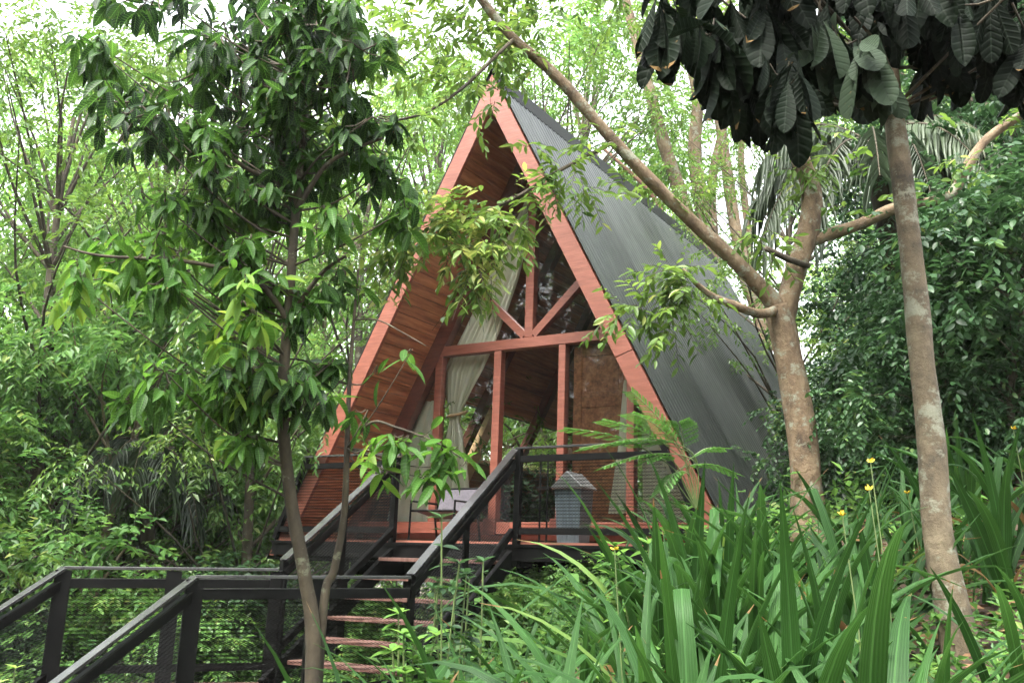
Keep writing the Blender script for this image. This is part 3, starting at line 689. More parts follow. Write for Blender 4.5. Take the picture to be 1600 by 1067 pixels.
# --- thin sapling joined beside it
tp = [W(500,1060,6.05),W(505,950,6.05),W(522,890,6.05),W(538,800,6.0),W(542,700,5.95),W(546,600,5.9),W(553,500,5.9),W(560,420,5.9)]
tp[0].z = gz(tp[0].x,tp[0].y)-.05
t2 = strip_parent('sapling','thin grey-green sapling with sparse drooping leaves right of the mottled tree','tree',tp[0])
b = tubes([(tp,[.032,.028,.025,.021,.017,.014,.010,.006]),([tp[4],W(580,660,5.8),W(620,668,5.7),W(680,690,5.6),W(720,715,5.6)],[.011,.009,.008,.006,.004]),
  ([tp[5],W(510,590,5.9),W(480,565,5.95),W(440,560,6)],[.01,.009,.007,.004]),([tp[6],W(590,500,5.7),W(630,520,5.6),W(665,540,5.5)],[.006,.005,.004,.003])],7,.03)
part_mesh(t2,'trunk',b.mesh('bark_dark',True))
near_crown('sapling',[(590,690,5.7,.12,.6,.7),(640,680,5.6,.14,.8,.6),(690,700,5.6,.15,.9,.55),(715,730,5.6,.13,.6,.6),(660,745,5.6,.12,.5,.55),(600,740,5.7,.10,.35,.75),(575,640,5.8,.1,.35,.5),(645,545,5.5,.05,.2,.4),(560,460,5.9,.15,.5,.4),(590,570,5.8,.1,.3,.5)],
  tps[0:1]+[tp[4],tp[5],tp[6]],T_LANCE,'L_mango',.18,.27,5,6,t2,'bark_dark',droop=.9,limb_r=.006,twigr=.004)
# --- right slender tree with big dark leaves
tp = [W(1508,1030,4.0),W(1490,960,4.0),W(1465,830,4.0),W(1456,700,4.0),W(1440,560,4.0),W(1430,450,4.0),W(1412,300,4.0),W(1396,170,4.0),W(1385,40,4.0),W(1370,-120,4.0)]
tp[0].z = gz(tp[0].x,tp[0].y)-.08
t3 = strip_parent('large_leaved_tree','slender lichen-spotted tree with very large dark leaves leaning at the edge of the grass','tree',tp[0])
def knobby(spec,n=12): return tubes(spec,n,.035)
b = knobby([(tp,[.085,.068,.060,.056,.052,.050,.047,.043,.036,.022]),([tp[8],W(1330,-20,3.9),W(1200,-10,3.8),W(1080,-40,3.7)],[.025,.02,.015,.008]),
  ([tp[7],W(1350,150,3.8),W(1330,110,3.7)],[.016,.012,.008]),([tp[8],W(1450,20,4.1),W(1550,60,4.1),W(1600,100,4.2)],[.022,.018,.012,.008]),([tp[7],W(1280,100,3.9),W(1190,90,3.8)],[.018,.014,.008])])
part_mesh(t3,'trunk',b.mesh('bark_grey',True))
tps3 = smoothline(tp,[0]*len(tp),6)[0][42:]
bl = region([(1050,1240,-140,-10,8,3.3,4.2,.2,.1,.7),(1040,1080,0,40,1,3.4,3.8,.08,.1,.6),(1080,1220,0,60,4,3.4,4.1,.14,.1,.8),(1150,1260,80,130,4,3.4,4.1,.12,.1,.7),(1240,1420,-140,10,9,3.4,4.3,.22,.0,.6),(1290,1360,40,90,3,3.5,4.1,.12,.3,1),
   (1400,1640,-140,20,10,3.5,4.5,.24,.0,.5),(1430,1620,40,90,5,3.6,4.4,.16,.0,.5),(1300,1340,70,90,1,3.4,3.5,.08,.9,1)])  # highest tints paint the few grey-green leaves that catch the light
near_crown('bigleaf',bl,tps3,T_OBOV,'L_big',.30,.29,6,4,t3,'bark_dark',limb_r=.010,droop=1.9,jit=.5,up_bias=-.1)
# --- central orange-tan forked tree right of the cabin
tp = [W(1268,900,7.5),W(1262,800,7.5),W(1256,700,7.5),W(1240,600,7.5),W(1222,510,7.5),W(1213,480,7.5)]
tp[0].z = gz(tp[0].x,tp[0].y)-.1
t4 = strip_parent('forked_tree','tan barked forked tree at the right corner of the cabin roof','tree',tp[0])
limbL = [W(1222,500,7.5),W(1200,462,7.45),W(1140,400,7.3),W(1080,345,7.2),W(1010,275,7.0),W(945,205,6.9),W(870,120,6.8),W(800,58,6.7),W(745,-10,6.6),W(690,-90,6.6)]
limbR = [W(1222,520,7.5),W(1238,440,7.5),W(1262,365,7.45),W(1268,300,7.4),W(1248,235,7.4),W(1238,120,7.4),W(1225,0,7.4),W(1200,-120,7.4)]
brR = [W(1268,380,7.45),W(1300,365,7.4),W(1345,350,7.3),W(1400,325,7.2),W(1480,308,7.1),W(1510,262,7.1),W(1545,215,7.1),W(1620,165,7.0)]
br2 = [W(1210,486,7.4),W(1185,490,7.3),W(1150,478,7.1),W(1112,462,7.0),W(1085,440,6.9),W(1068,420,6.9)]
stub = [W(1262,415,7.4),W(1232,405,7.2),W(1196,388,7.1)]
gb = [W(960,222,6.9),W(925,240,6.85),W(872,268,6.8),W(800,312,6.7),W(735,340,6.65),W(660,362,6.6),W(590,392,6.6)]
ub = [W(806,58,6.7),W(775,88,6.6),W(720,140,6.5),W(660,178,6.4),W(580,195,6.3),W(500,215,6.3)]
lb = [W(1090,348,7.25),W(1060,330,7.3),W(1020,295,7.4),W(980,250,7.5)]
b = tubes([(tp,[.16,.125,.115,.112,.11,.105]),(limbL,[.08,.07,.058,.052,.049,.046,.042,.037,.032,.025]),(limbR,[.08,.088,.085,.08,.076,.068,.06,.045]),
   (brR,[.035,.05,.048,.045,.04,.04,.036,.03]),(br2,[.04,.038,.032,.026,.018,.01])],12,.06)
part_mesh(t4,'trunk',b.mesh('bark_tan',True))
for sp_ in ((stub,[.028,.026,.022]),(gb,[.018,.016,.014,.012,.009,.007,.003]),(ub,[.016,.014,.012,.010,.008,.004]),(lb,[.03,.028,.02,.015])): part_mesh(t4,'limb',tubes([sp_],8,.04).mesh('bark_dark',True))
# small leaves of that tree: sprays placed along polylines
def along(pts, n, spread, k=.5, hang=0):
    p = smoothline(pts,[0]*len(pts),8)[0]; o=[];d=[]
    for _ in range(n):
        i = R.randrange(0,len(p)-1); a = p[i]; dr = (p[i+1]-p[i]).normalized()
        q = (dr*k+Vector(rnd_dir(1)[0])*.8+Vector((0,0,-hang))).normalized(); o.append(a+q*R.uniform(0,spread)); d.append(q)
    return np.array(o),np.array(d)
twb = MB()
def spray_set(sets, leafL, nl, lens=(.12,.26), droop=.35, twigs=True):
    Ps=[];Ds=[];Ns=[];Ts=[]
    for (o,d,tb) in sets:
        l = NR.uniform(lens[0],lens[1],len(o)); P_,D_,N_,T_ = sprays(o,d,l,nl,leafL,droop=droop,tbase=np.full(len(o),tb)+NR.normal(0,.12,len(o)))
        Ps.append(P_);Ds.append(D_);Ns.append(N_);Ts.append(T_)
        if twigs:
            for a,c,ll in zip(o,d,l):
                a=Vector(a);c=Vector(c); twb.tube([a,a+c*ll*.5,a+c*ll-Vector((0,0,droop*.5*ll))],[.003,.0025,.0015],3,False)
    return [np.concatenate(x) for x in (Ps,Ds,Ns,Ts)]
def blobspray(lst):
    out=[]
    for (u,v,Y,r,n,tb,hang) in lst:
        c = np.array(W(u,v,Y)); dd_ = rnd_dir(n); o = c+dd_*r*NR.uniform(.1,1,(n,1))*np.array([1,1,.7]); d = dd_*.7+np.array([0,0,-hang])+NR.normal(0,.3,(n,3)); out.append((o,d,tb))
    return out
sets = [(*along(limbL[6:],26,.4,.3,.1),.5),(*along(limbL[3:6],8,.35,.3,.1),.5),(*along(limbR[3:],30,.4,.4,.1),.5),(*along(brR[2:],24,.35,.3,.1),.4),(*along(gb[3:],42,.22,.6,.2),.72),(*along(gb[1:4],14,.15,.4,.1),.5),(*along(ub,40,.3,.5,.1),.5),
  (*along([W(1085,440,6.9),W(1040,450,6.9),W(1000,478,6.9),W(955,495,6.9)],26,.15,.6,.1),.5),(*along([W(1085,445,6.9),W(1060,480,6.9),W(1040,520,6.9)],20,.16,.5,.2),.45),(*along([W(1070,420,6.9),W(1010,430,6.9)],14,.14,.4,0),.5),
  (*along([W(1200,388,7.1),W(1210,400,7.1)],4,.1),.5)]
sets += blobspray([(715,385,6.65,.28,24,.8,.2),(760,375,6.65,.24,20,.8,.3),(690,340,6.6,.2,14,.75,.1),(745,420,6.65,.16,12,.8,.8),(735,450,6.65,.10,7,.7,1),(800,340,6.7,.18,12,.7,.3),(650,370,6.6,.2,12,.6,.2),(620,400,6.6,.15,8,.5,.2),
  (880,280,6.8,.2,7,.5,.4),(910,300,6.85,.14,5,.5,.4),(790,150,6.8,.16,4,.6,.2),(830,230,6.8,.12,3,.55,.2),
  (980,300,7.2,.2,6,.5,.2),(1180,360,7.2,.15,5,.5,.1),(1300,250,7.3,.2,8,.5,.3),(1250,260,7.3,.15,8,.5,.3)])
# airy canopy above
for _ in range(46):
    u = R.uniform(560,1280); v = R.uniform(-160,95) if u>850 else R.uniform(-160,90)
    if u > 820 and v > .95*(u-800)+90: continue
    if 1000 < u < 1200 and v > 60: continue
    sets += blobspray([(u,v,R.uniform(6.3,9),.42,R.randint(10,22),R.uniform(.3,.6),.2)])
P_,D_,N_,T_ = spray_set(sets,.1,9)
n=len(P_); L_=NR.uniform(.07,.125,n)
part_mesh(t4,'crown',leaves_mesh('fork_crown',P_,D_,N_,L_,L_*.32,T_,T_ELL,'L_small'))
part_mesh(t4,'twig',twb.mesh('bark_dark'))

# ---------------------------------------------------------------- background trees from prototypes
def proto_tree(seed, H, r0, crown_lo, Rx, ncl, leafL, ratio, m, bark_, nl=10, ntw=26, stems=1, lean=.5, tb=.45, clr=.8, tmpl=None):
    tmpl = tmpl or RH
    rr = random.Random(seed); global NR; NR = np.random.default_rng(seed)
    b = MB(); spine = None; cl = []
    for si in range(stems):
        a = rr.uniform(0,6.28); pts=[]; n=7; ph = rr.uniform(0,6)
        for i in range(n):
            f=i/(n-1); k = lean*f*(1.0 if stems>1 else .5)
            pts.append(Vector((math.cos(a)*k*H*.18+.14*math.sin(f*5+ph), math.sin(a)*k*H*.18+.14*math.cos(f*4+ph), f*H*.86-(.4 if i==0 else 0))))
        q,rd = smoothline(pts,[r0*(1-.8*(i/(n-1)))*(1.15 if i==0 else 1) for i in range(n)],4); b.tube(q,rd,9,True,.05)
        sp = q
        for c in range(ncl//stems):
            z = crown_lo*H+(1-crown_lo)*H*rr.random()**.9; f = (z/H-crown_lo)/(1-crown_lo+1e-6); env = Rx*(math.sin(math.pi*min(1,max(.12,f*.85+.15)))**.6)
            t = rr.uniform(0,6.28); q_ = env*math.sqrt(rr.uniform(.15,1)); 
            base = sp[min(len(sp)-1,int(len(sp)*min(.98,max(.3,(z-.22*H)/H/.86))))]
            c_ = Vector((base.x+math.cos(t)*q_, base.y+math.sin(t)*q_, z)); cl.append(c_)
            mid = base.lerp(c_,.5)+Vector((rr.uniform(-.25,.25),rr.uniform(-.25,.25),rr.uniform(-.1,.3)))
            pp,r_2 = smoothline([base,mid,c_],[r0*.24,r0*.13,r0*.04],3); b.tube(pp,r_2,5,False)
    O=[];Dd=[];Tb=[]
    for c_ in cl:
        d=rnd_dir(ntw); rad_=clr*rr.uniform(.6,1.25); t = tb+rr.uniform(-.25,.25)
        O.append(np.array(c_)+d*rad_*NR.uniform(.1,1,(ntw,1))*np.array([1,1,.55])); Dd.append(d*.8+np.array([0,0,-.25])+NR.normal(0,.3,(ntw,3))); Tb.append(np.full(ntw,t)+NR.normal(0,.08,ntw))
    O=np.concatenate(O);Dd=np.concatenate(Dd);Tb=np.concatenate(Tb)
    P,D,N,T = sprays(O,Dd,NR.uniform(.25,.5,len(O))*(leafL/.12),nl,leafL,tbase=Tb,droop=.4)
    L=NR.uniform(.7,1.25,len(P))*leafL
    return b.mesh(bark_,True), leaves_mesh('crown',P,D,N,L,L*ratio,T,tmpl,m,tmpl is not RH)
PT = {}
def tree(kind, u, Y, rz, s, label, group=None, dz=0, name='forest_tree', xy=None):
    if xy is None: p = W(u,700,Y); x,y = p.x,Y
    else: x,y = xy
    z = gz(x,y)+dz
    tk, cr = PT[kind]; rt = empty(name,(x,y,z),rz,label=label,cat='tree',group=group); rt.scale=(s,s,s)
    o1 = link('trunk',tk,rt); o2 = link('crown',cr,rt); return rt
PT['tall'] = proto_tree(1,11,.15,.26,3.2,64,.12,.42,'L_far','bark_grey',10,28,clr=.9)
PT['tall2'] = proto_tree(2,13,.17,.32,3.5,64,.135,.38,'L_far','bark_dark',10,28,tb=.6,clr=.95)
PT['stems'] = proto_tree(3,12,.13,.52,2.6,40,.13,.4,'L_small','bark_red',9,18,stems=5,lean=1.2,tb=.35)
PT['open'] = proto_tree(4,10,.12,.25,3.3,52,.105,.38,'L_small','bark_dark',10,24,tb=.3,clr=.9)
PT['dark'] = proto_tree(5,8,.13,.10,2.4,56,.105,.48,'L_dark','bark_dark',10,34,tb=.4,tmpl=T_ELL)
PT['mid'] = proto_tree(6,6,.09,.10,2.0,44,.12,.42,'L_mid','bark_grey',10,30,tb=.45,clr=.75)
PT['bush'] = proto_tree(7,2.2,.035,.08,1.2,34,.09,.45,'L_mid','bark_dark',9,26,tb=.5,clr=.45,tmpl=T_ELL)
PT['bushd'] = proto_tree(8,2.6,.04,.05,1.3,36,.085,.5,'L_dark','bark_dark',9,28,tb=.5,clr=.5,tmpl=T_ELL)
NR = np.random.default_rng(5)
# hand-placed
b = MB(); base_ = W(1120,560,17.5); base_.z = gz(base_.x,17.5)
rt = strip_parent('many_stemmed_tree','cluster of reddish and pale trunks fanning out behind the roof ridge','tree',base_)
for pts,w0 in (([(1090,400),(1062,300),(1030,200),(1010,120),(985,30),(960,-80)],.15),([(1105,395),(1095,310),(1085,230),(1090,150),(1075,60),(1090,-60)],.16),([(1118,400),(1112,300),(1120,240),(1135,170),(1128,80),(1150,-60)],.10),
   ([(1165,430),(1150,360),(1135,260),(1120,160),(1108,60),(1100,-60)],.13),([(1175,440),(1168,350),(1158,250),(1165,150),(1190,40),(1200,-60)],.08),([(1080,400),(1040,340),(1015,300),(985,270),(940,230)],.05)):
    q = [base_+Vector((R.uniform(-.3,.3),0,-.2)),W(pts[0][0]+25,560,17.5)]+[W(x_,y_,17.5) for x_,y_ in pts]; b2 = tubes([(q,[w0*1.15,w0*1.1]+[w0*(1-.09*k_) for k_ in range(len(pts))])],9,.05); part_mesh(rt,'trunk',b2.mesh(R.choice(('bark_red','bark_tan')),True))
sets = blobspray([(R.uniform(900,1260),R.uniform(-120,200),R.uniform(16,19),.9,16,R.uniform(.3,.6),.2) for _ in range(34)])
Pq,Dq,Nq,Tq = spray_set(sets,.13,9,(.3,.55),twigs=False); Lq = NR.uniform(.09,.15,len(Pq)); part_mesh(rt,'crown',leaves_mesh('stems_crown',Pq,Dq,Nq,Lq,Lq*.4,Tq,RH,'L_small',False))
tree('open',405,12.5,1.2,.85,'tan leaning tree between the landing and the left foot of the cabin')
tree('tall',120,17,2.0,1.0,'tall bright green tree, leftmost in the hazy woods')
tree('tall2',300,22,3.0,1.05,'tall pale tree behind the mottled tree with long leaves')
tree('open',560,16,.3,1.15,'open branched tree whose boughs spread left of the gable peak')
tree('tall2',700,21,4.0,1.1,'tall airy tree directly behind the gable peak')
tree('open',860,17,2.2,1.2,'open branched tree standing behind the roof ridge')
tree('tall',1010,25,5.0,1.0,'far tree seen through the reddish trunks')
tree('open',1225,12.5,4.4,.7,'small crooked tan tree just behind the forked trunk')
tree('dark',1575,10.5,2.2,.95,'dark ivy-thick tree at the right edge of the photo')
tree('dark',1500,15,.5,.8,'dark bushy tree behind the drooping palm')
tree('tall',-120,14,3.3,.95,'tree cut by the left edge of the photo')
tree('open',60,12.5,.7,1.1,'pale open branched tree arching into the upper left corner')
tree('open',190,14,3.7,1.15,'open branched tree between the mottled tree and the upper left corner')
tree('tall2',30,20,1.3,1.15,'tall tree whose crown fills the upper left corner')
tree('tall',210,27,2.3,1.3,'tall far tree between the leftmost tree and the mottled tree')
tree('tall',470,24,.3,1.2,'tall far tree seen between the mottled tree and the gable')
tree('tall2',620,28,.9,1.3,'tall far tree left of the gable peak')
tree('tall',930,20,2.9,1.25,'tall leafy tree over the middle of the roof ridge')
gl = 'leafy tree blurred into the bright woodland backdrop beyond the cabin'; gg = 'distant woodland trees'
for i in range(44):
    u = -300+i*48+R.uniform(-40,40)
    if 1130 < u < 1300: continue
    Y = R.choice((26,30,35,41))+R.uniform(-2,2)
    tree(R.choice(('tall','tall2','open','tall2')),u,Y,R.uniform(0,6.28),R.uniform(.8,1.25),gl,gg)
gl = 'mid-height leafy tree crowding the slope to the left of the cabin'; gg = 'small trees on the left slope'
for (u,Y) in ((120,24),(260,21),(20,17),(380,22),(160,14.5),(510,22),(40,13),(180,12),(300,13.5),(240,16),(90,19),(350,17),(480,19),(-60,17),(430,15.5),(-150,12)):
    tree('mid',u+R.uniform(-20,20),Y,R.uniform(0,6.28),R.uniform(.75,1.15),gl,gg)
gl = 'mid-height leafy tree on the bank right of the roof'; gg = 'small trees on the right bank'
for (u,Y,k_) in ((1320,17,'mid'),(1410,19,'mid'),(1460,14.5,'dark'),(1540,14,'dark'),(1600,11.5,'dark'),(1700,10,'dark'),(1360,20,'mid'),(1500,13.5,'dark'),(1480,12.5,'dark'),(1590,8.8,'dark')):
    tree(k_,u+R.uniform(-20,20),Y,R.uniform(0,6.28),R.uniform(.5,.7),gl,gg,dz=-.5)
gl = 'broad-leaved shrub growing in the gully under and left of the cabin'; gg = 'gully shrubs'
for (u,Y) in ((-20,12),(130,11.5),(230,11),(330,10.6),(400,11.5),(480,12.5),(540,13),(600,13.5),(680,14),(760,13.8),(850,14.2),(930,14.5),(640,17),(740,17.5),(860,18),(300,13),(150,13.5),(60,12),(520,17),(1000,17)):
    c = tree(R.choice(('bush','bush','bushd')),u,Y,R.uniform(0,6.28),R.uniform(.8,1.2),gl,gg,name='shrub'); c['category']='shrub'
gl = 'dark leafy shrub on the shaded bank beyond the spotted trunk'; gg = 'bank shrubs'
for (u,Y) in ((1330,9.8),(1385,9.4),(1440,10),(1500,8.6),(1560,7.6),(1620,6.8),(1400,11.5),(1330,11),(1480,7.2),(1560,9.2)):
    c = tree('bushd',u,Y,R.uniform(0,6.28),R.uniform(.55,.9),gl,gg,name='shrub'); c['category']='shrub'

gl = 'tree standing behind the photographer, mirrored in the window panes'; gg = 'trees mirrored in the glass'
for (x,y) in ((-12,3.5),(-16,0),(-14.5,6.5),(-20,2),(-18,-4),(-23,6),(-11,0),(-20,9),(-10,-16),(-3,-18),(-14,-14),(4,-14),(-19,-12),(-13,-6),(-8,-9),(-4,-8),(1,-10),(-17,-2),(6,-9),(-11,-12),(-6,-14),(-16,-9),(0,-15),(-21,-6)):
    tree(R.choice(('tall','dark','tall2')),0,0,R.uniform(0,6.28),R.uniform(1.0,1.3)*(1.3 if x < -10.5 else 1),gl,gg,xy=(x,y))
# ---------------------------------------------------------------- palms
def palm(name, label, base, crown, fronds, Lf, tint, leafn=46, llen=.5):
    rt = strip_parent(name,label,'palm',base); b = MB(); mid = base.lerp(crown,.5)+Vector((.1,0,0))
    q,r_ = smoothline([base-Vector((0,0,.2)),mid,crown],[.13,.11,.09],5); b.tube(q,r_,10,True,.05); part_mesh(rt,'trunk',b.mesh('bark_dark',True))
    P=[];D=[];N=[];T=[];rb=MB()
    for (az,el,dr) in fronds:
        h = Vector((math.cos(az),math.sin(az),0)); pts=[]
        for i in range(13):
            f=i/12; pts.append(crown+h*(Lf*f*math.cos(el)*(1-.25*dr*f))+Vector((0,0,Lf*(f*math.sin(el)-dr*f*f))))
        rb.tube(pts,[.02*(1-.8*i/12) for i in range(13)],4,False)
        t0 = tint+R.uniform(-.25,.35)
        for i in range(leafn):
            f=.12+.88*i/leafn; j=min(11,int(f*12)); fr=f*12-j; p=pts[j].lerp(pts[j+1],min(1,fr)); dr_=(pts[j+1]-pts[j]).normalized(); sd=dr_.cross(Vector((0,0,1))).normalized()
            for sg in (1,-1):
                P.append(p); D.append(dr_*.55+sd*sg*.8+Vector((0,0,-.55-.5*R.random()))+Vector(NR.normal(0,.1,3))); N.append(Vector((0,0,1))+sd*sg*.5); T.append(t0+R.uniform(-.12,.12))
    n=len(P); L_=NR.uniform(.7,1.1,n)*llen
    part_mesh(rt,'crown',leaves_mesh('fr',P,D,N,L_,np.full(n,.032),np.array(T),T_LEAFLET,'L_palm')); part_mesh(rt,'frond_stem',rb.mesh('bark_dark',True))
c = W(1360,225,8.8); base = Vector((c.x+.6,c.y+.8,gz(c.x+.6,c.y+.8)))
palm('palm','drooping grey-green palm behind the spotted trunk',base,c,[(a,R.uniform(.0,.7),R.uniform(.6,1.1)) for a in (-2.9,-2.4,-1.9,-1.5,-1.1,-.7,-.2,.3,2.6,3.3)],1.6,.5)
c = W(235,700,12.5); base = Vector((c.x,c.y+.3,gz(c.x,c.y+.3)))
palm('palm','dark palm with hanging fronds in the gully beyond the landing',base,c,[(a,R.uniform(.1,.7),R.uniform(.6,1.1)) for a in (-2.9,-2.3,-1.8,-1.4,-1.0,-.5,.2,3.3,1.2,2.2)],1.3,.12)
gl = 'small bright shrub under the deck edge by the support posts'; gg = 'shrubs under the deck'
for (u,Y,s_) in ((600,9.7,.5),(660,9.5,.5),(720,9.3,.52),(780,9.2,.48),(850,9.4,.46),(920,9.1,.40),(560,10.3,.5),(690,10.6,.6),(770,10.9,.65),(840,10.8,.6)):
    c = tree('bush',u,Y,R.uniform(0,6.28),s_,gl,gg,name='shrub'); c['category']='shrub'
# ---------------------------------------------------------------- ground cover (stuff)
def cover():
    n = 5200; r_ = NR.random(n)
    ang = NR.uniform(-.72,.72,n); Y = 2.6+22*NR.random(n)**1.3; x = np.tan(ang)*Y*.95; y = Y
    z = ground(x,y); nl = 12
    hh = np.where((x>1.0)&(y<7),.10,.38)*NR.uniform(.4,1.3,n)
    o = np.stack([x,y,z+.02],1); d = np.stack([NR.normal(0,.5,n),NR.normal(0,.5,n),np.ones(n)],1)
    P,D,N,T = sprays(o,d,hh*1.6,nl,.1,ang=.9,droop=.1,jitter=.3,tbase=NR.uniform(.2,.7,n))
    L = NR.uniform(.05,.12,len(P))*np.repeat(np.where(y>6,1.1,.55),nl)
    link('ground_cover',leaves_mesh('cover',P,D,N,L,L*.5,T,RH,'L_mid',False),kind='stuff',label='low leafy ground cover over the forest floor')
    n = 9000; x = NR.uniform(-3,6,n); y = NR.uniform(1.8,9,n); z = ground(x,y)+.012
    P = np.stack([x,y,z],1); D = rnd_dir(n,-.2,.25); N = np.array([0,0,1.])+NR.normal(0,.35,(n,3)); L = NR.uniform(.05,.13,n)
    link('leaf_litter',leaves_mesh('litter',P,D,N,L,L*.45,NR.uniform(0,1,n),T_ELL,'L_litter'),kind='stuff',label='brown dry leaf litter lying on the soil')
cover()

# ---------------------------------------------------------------- strap-leaved clumps in the foreground
UVS = []
def blade(V,F,T,base,az,el,L,w,droop,tw,tint,seg=11,dead=False):
    h = Vector((math.cos(az),math.sin(az),0)); sd = Vector((-math.sin(az),math.cos(az),0)); n0=len(V); p = Vector(base); ang = el
    rv = 2.4 if dead else R.random(); kink = R.random() < .22; kf = R.uniform(.55,.8)
    for i in range(seg+1):
        f=i/seg; a = ang-droop*f**2.2-(1.3 if kink and f>kf else 0); d = h*math.cos(a)+Vector((0,0,math.sin(a)))
        if i: p = p+d*(L/seg)
        ww = w*.5*(.55+.45*min(1,f*3))*(1-max(0,(f-.45)/.55)**1.8)+.0006
        nn = d.cross(sd).normalized(); s2 = (sd*math.cos(tw*f)+nn*math.sin(tw*f)); n2 = d.cross(s2).normalized()
        V += [p-s2*ww, p+n2*ww*.32, p+s2*ww]; UVS.extend(((f,-1,rv),(f,0,rv),(f,1,rv)))
    for i in range(seg):
        for c in (0,1): b_=n0+i*3+c; F.append((b_,b_+1,b_+4,b_+3)); T.append(tint)
def clump_mesh(seed, nb, L, w, spread, droop, tint=.45):
    R.seed(seed); V=[];F=[];T=[]; UVS.clear()
    for i in range(nb):
        az=R.uniform(0,6.28); el=R.uniform(1.57-spread,1.5); base=(R.gauss(0,.05),R.gauss(0,.05),-.03)
        blade(V,F,T,base,az,el,L*R.uniform(.55,1.1),w*R.uniform(.7,1.15),droop*R.uniform(.4,1.7),R.uniform(-.7,.7),max(0,min(1,R.gauss(tint,.2))))
    for i in range(5):
        blade(V,F,T,(R.gauss(0,.07),R.gauss(0,.07),-.02),R.uniform(0,6.28),R.uniform(.5,1.2),L*R.uniform(.35,.6),w*.5,R.uniform(1.2,2.4),R.uniform(-2,2),.5,dead=True)
    me = bpy.data.meshes.new('clump'); me.from_pydata([tuple(v) for v in V],[],F); me.polygons.foreach_set('use_smooth',[True]*len(F))
    at = me.attributes.new('tint','FLOAT','FACE'); at.data.foreach_set('value',T); a2 = me.attributes.new('luv','FLOAT_VECTOR','POINT'); a2.data.foreach_set('vector',[c for t_ in UVS for c in t_]); me.materials.append(M['L_strap']); return me
CM = [clump_mesh(21,24,1.05,.058,.75,1.1), clump_mesh(22,18,.95,.052,.6,.7), clump_mesh(23,26,.8,.036,.8,1.1), clump_mesh(24,16,1.15,.068,.5,.6), clump_mesh(25,34,.62,.022,.9,1.2,.6)]
def clump(i,u,Y,s,rz,label=None,top=None):
    p = W(u,900,Y); z = gz(p.x,Y)
    o = link('strap_leaf_plant',CM[i]); o.location=(p.x,Y,z); o.rotation_euler=(0,0,rz); 
    if top is not None:
        s = (W(u,top,Y).z-z)/{0:1.0,1:.9,2:.72,3:1.12,4:.55}[i]
    o.scale=(s,s,s)
    tag(o,label or 'arching strap-leaved plant in the dense bank of green blades below the cabin','plant','strap-leaved plants on the bank'); return o
R.seed(77)
clump(0,1335,2.5,1,.3,'broad arching strap-leaved clump in front, beside the spotted trunk',720)
clump(3,1085,5.2,1,1.2,None,695); clump(0,1075,6.4,1,3.9,None,720); clump(1,1105,6.6,1,.9,None,700); clump(2,1140,6.9,1,.9,None,715); clump(3,1140,5.6,1,2.2,None,715); clump(4,1060,5.0,1,.2,None,700); clump(1,1110,4.6,1,5.2,None,725); clump(0,1190,5.2,1,.2,None,720); clump(3,1345,4.2,1,3.2,None,675)
clump(3,1240,2.9,1,1.9,'upright wide-bladed clump left of the arching clump, before the forked trunk',735)
clump(3,1120,3.1,1,2.4,None,780); clump(0,1070,2.7,1,4.0,None,800)
clump(1,960,3.2,1,.7,None,860); clump(3,860,2.9,1,5.0,None,900); clump(1,720,2.8,1,2.9,'tall narrow blades before the lower end of the upper stairs',850)
clump(0,600,2.9,1,3.3,None,930); clump(1,455,2.7,1,1.1,'leftmost strap-leaved clump reaching up beside the landing railing',950)
clump(1,1600,3.0,1,.9,None,800); clump(3,1570,4.6,1,1.4,None,640); clump(1,1500,5.2,1,3.4,None,650)
for (i,u,Y,t) in ((2,1180,4.0,760),(1,1080,4.4,770),(2,1000,4.6,830),(2,920,4.2,880),(4,1090,3.6,770),(4,1150,4.8,740),(4,1300,4.4,720),(1,1350,5.0,700),(0,1290,3.8,740),(3,1420,5.6,680),(2,1230,5.4,760),(2,1330,6.2,740),
   (2,1600,5.2,600),(1,800,4.2,930),(2,700,4.2,950),(2,620,4.0,960),(4,880,3.6,900),(4,1010,3.4,850),(2,1020,5.6,800),(4,1130,6.0,760),(1,1060,6.4,800),(2,960,6.0,850),(2,860,5.6,900),(4,560,3.6,990),(4,760,3.4,930),
   (0,1120,2.3,880),(1,970,2.3,930),(2,1210,2.3,900),(0,840,2.3,970),(2,1050,2.2,960),(3,1290,3.3,760),(2,1450,6.6,720),(1,1380,7.0,720),(2,1180,6.8,780),(1,1510,6.4,640),(4,1400,3.0,880)):
    clump(i,u,Y,1,R.uniform(0,6.28),None,t)
# yellow flowers on thin stalks
def flower(u,v,Y,lab):
    p = W(u,v,Y); g = gz(p.x,Y); rt = strip_parent('yellow_flower',lab,'flower',Vector((p.x+.05,Y,g)),'yellow flowers')
    b = MB(); b.tube([(p.x+.05,Y,g),(p.x+.04,Y,(g+p.z)/2),p],[.004,.003,.002],5,False); part_mesh(rt,'stalk',b.mesh('stem'))
    n=7; P=np.repeat([np.array(p)],n,0); D=rnd_dir(n,.1,1); me=leaves_mesh('petals',P,D,D*.1+rnd_dir(n),.02,.008,np.zeros(n),T_ELL,'flower'); part_mesh(rt,'petals',me)
for (u,v,Y,l) in ((1360,722,3.4,'upper yellow bud on a stalk before the forked trunk'),(1358,765,3.4,'second yellow bud just below the upper bud'),(1316,805,3.5,'yellow bloom between the forked trunk and the arching clump'),
   (960,858,3.9,'open yellow bloom beneath the deck railing'),(1583,670,4.8,'yellow bloom in the shade at the right edge'),(1418,770,5,'yellow bloom just left of the spotted trunk')):
    flower(u,v,Y,l)
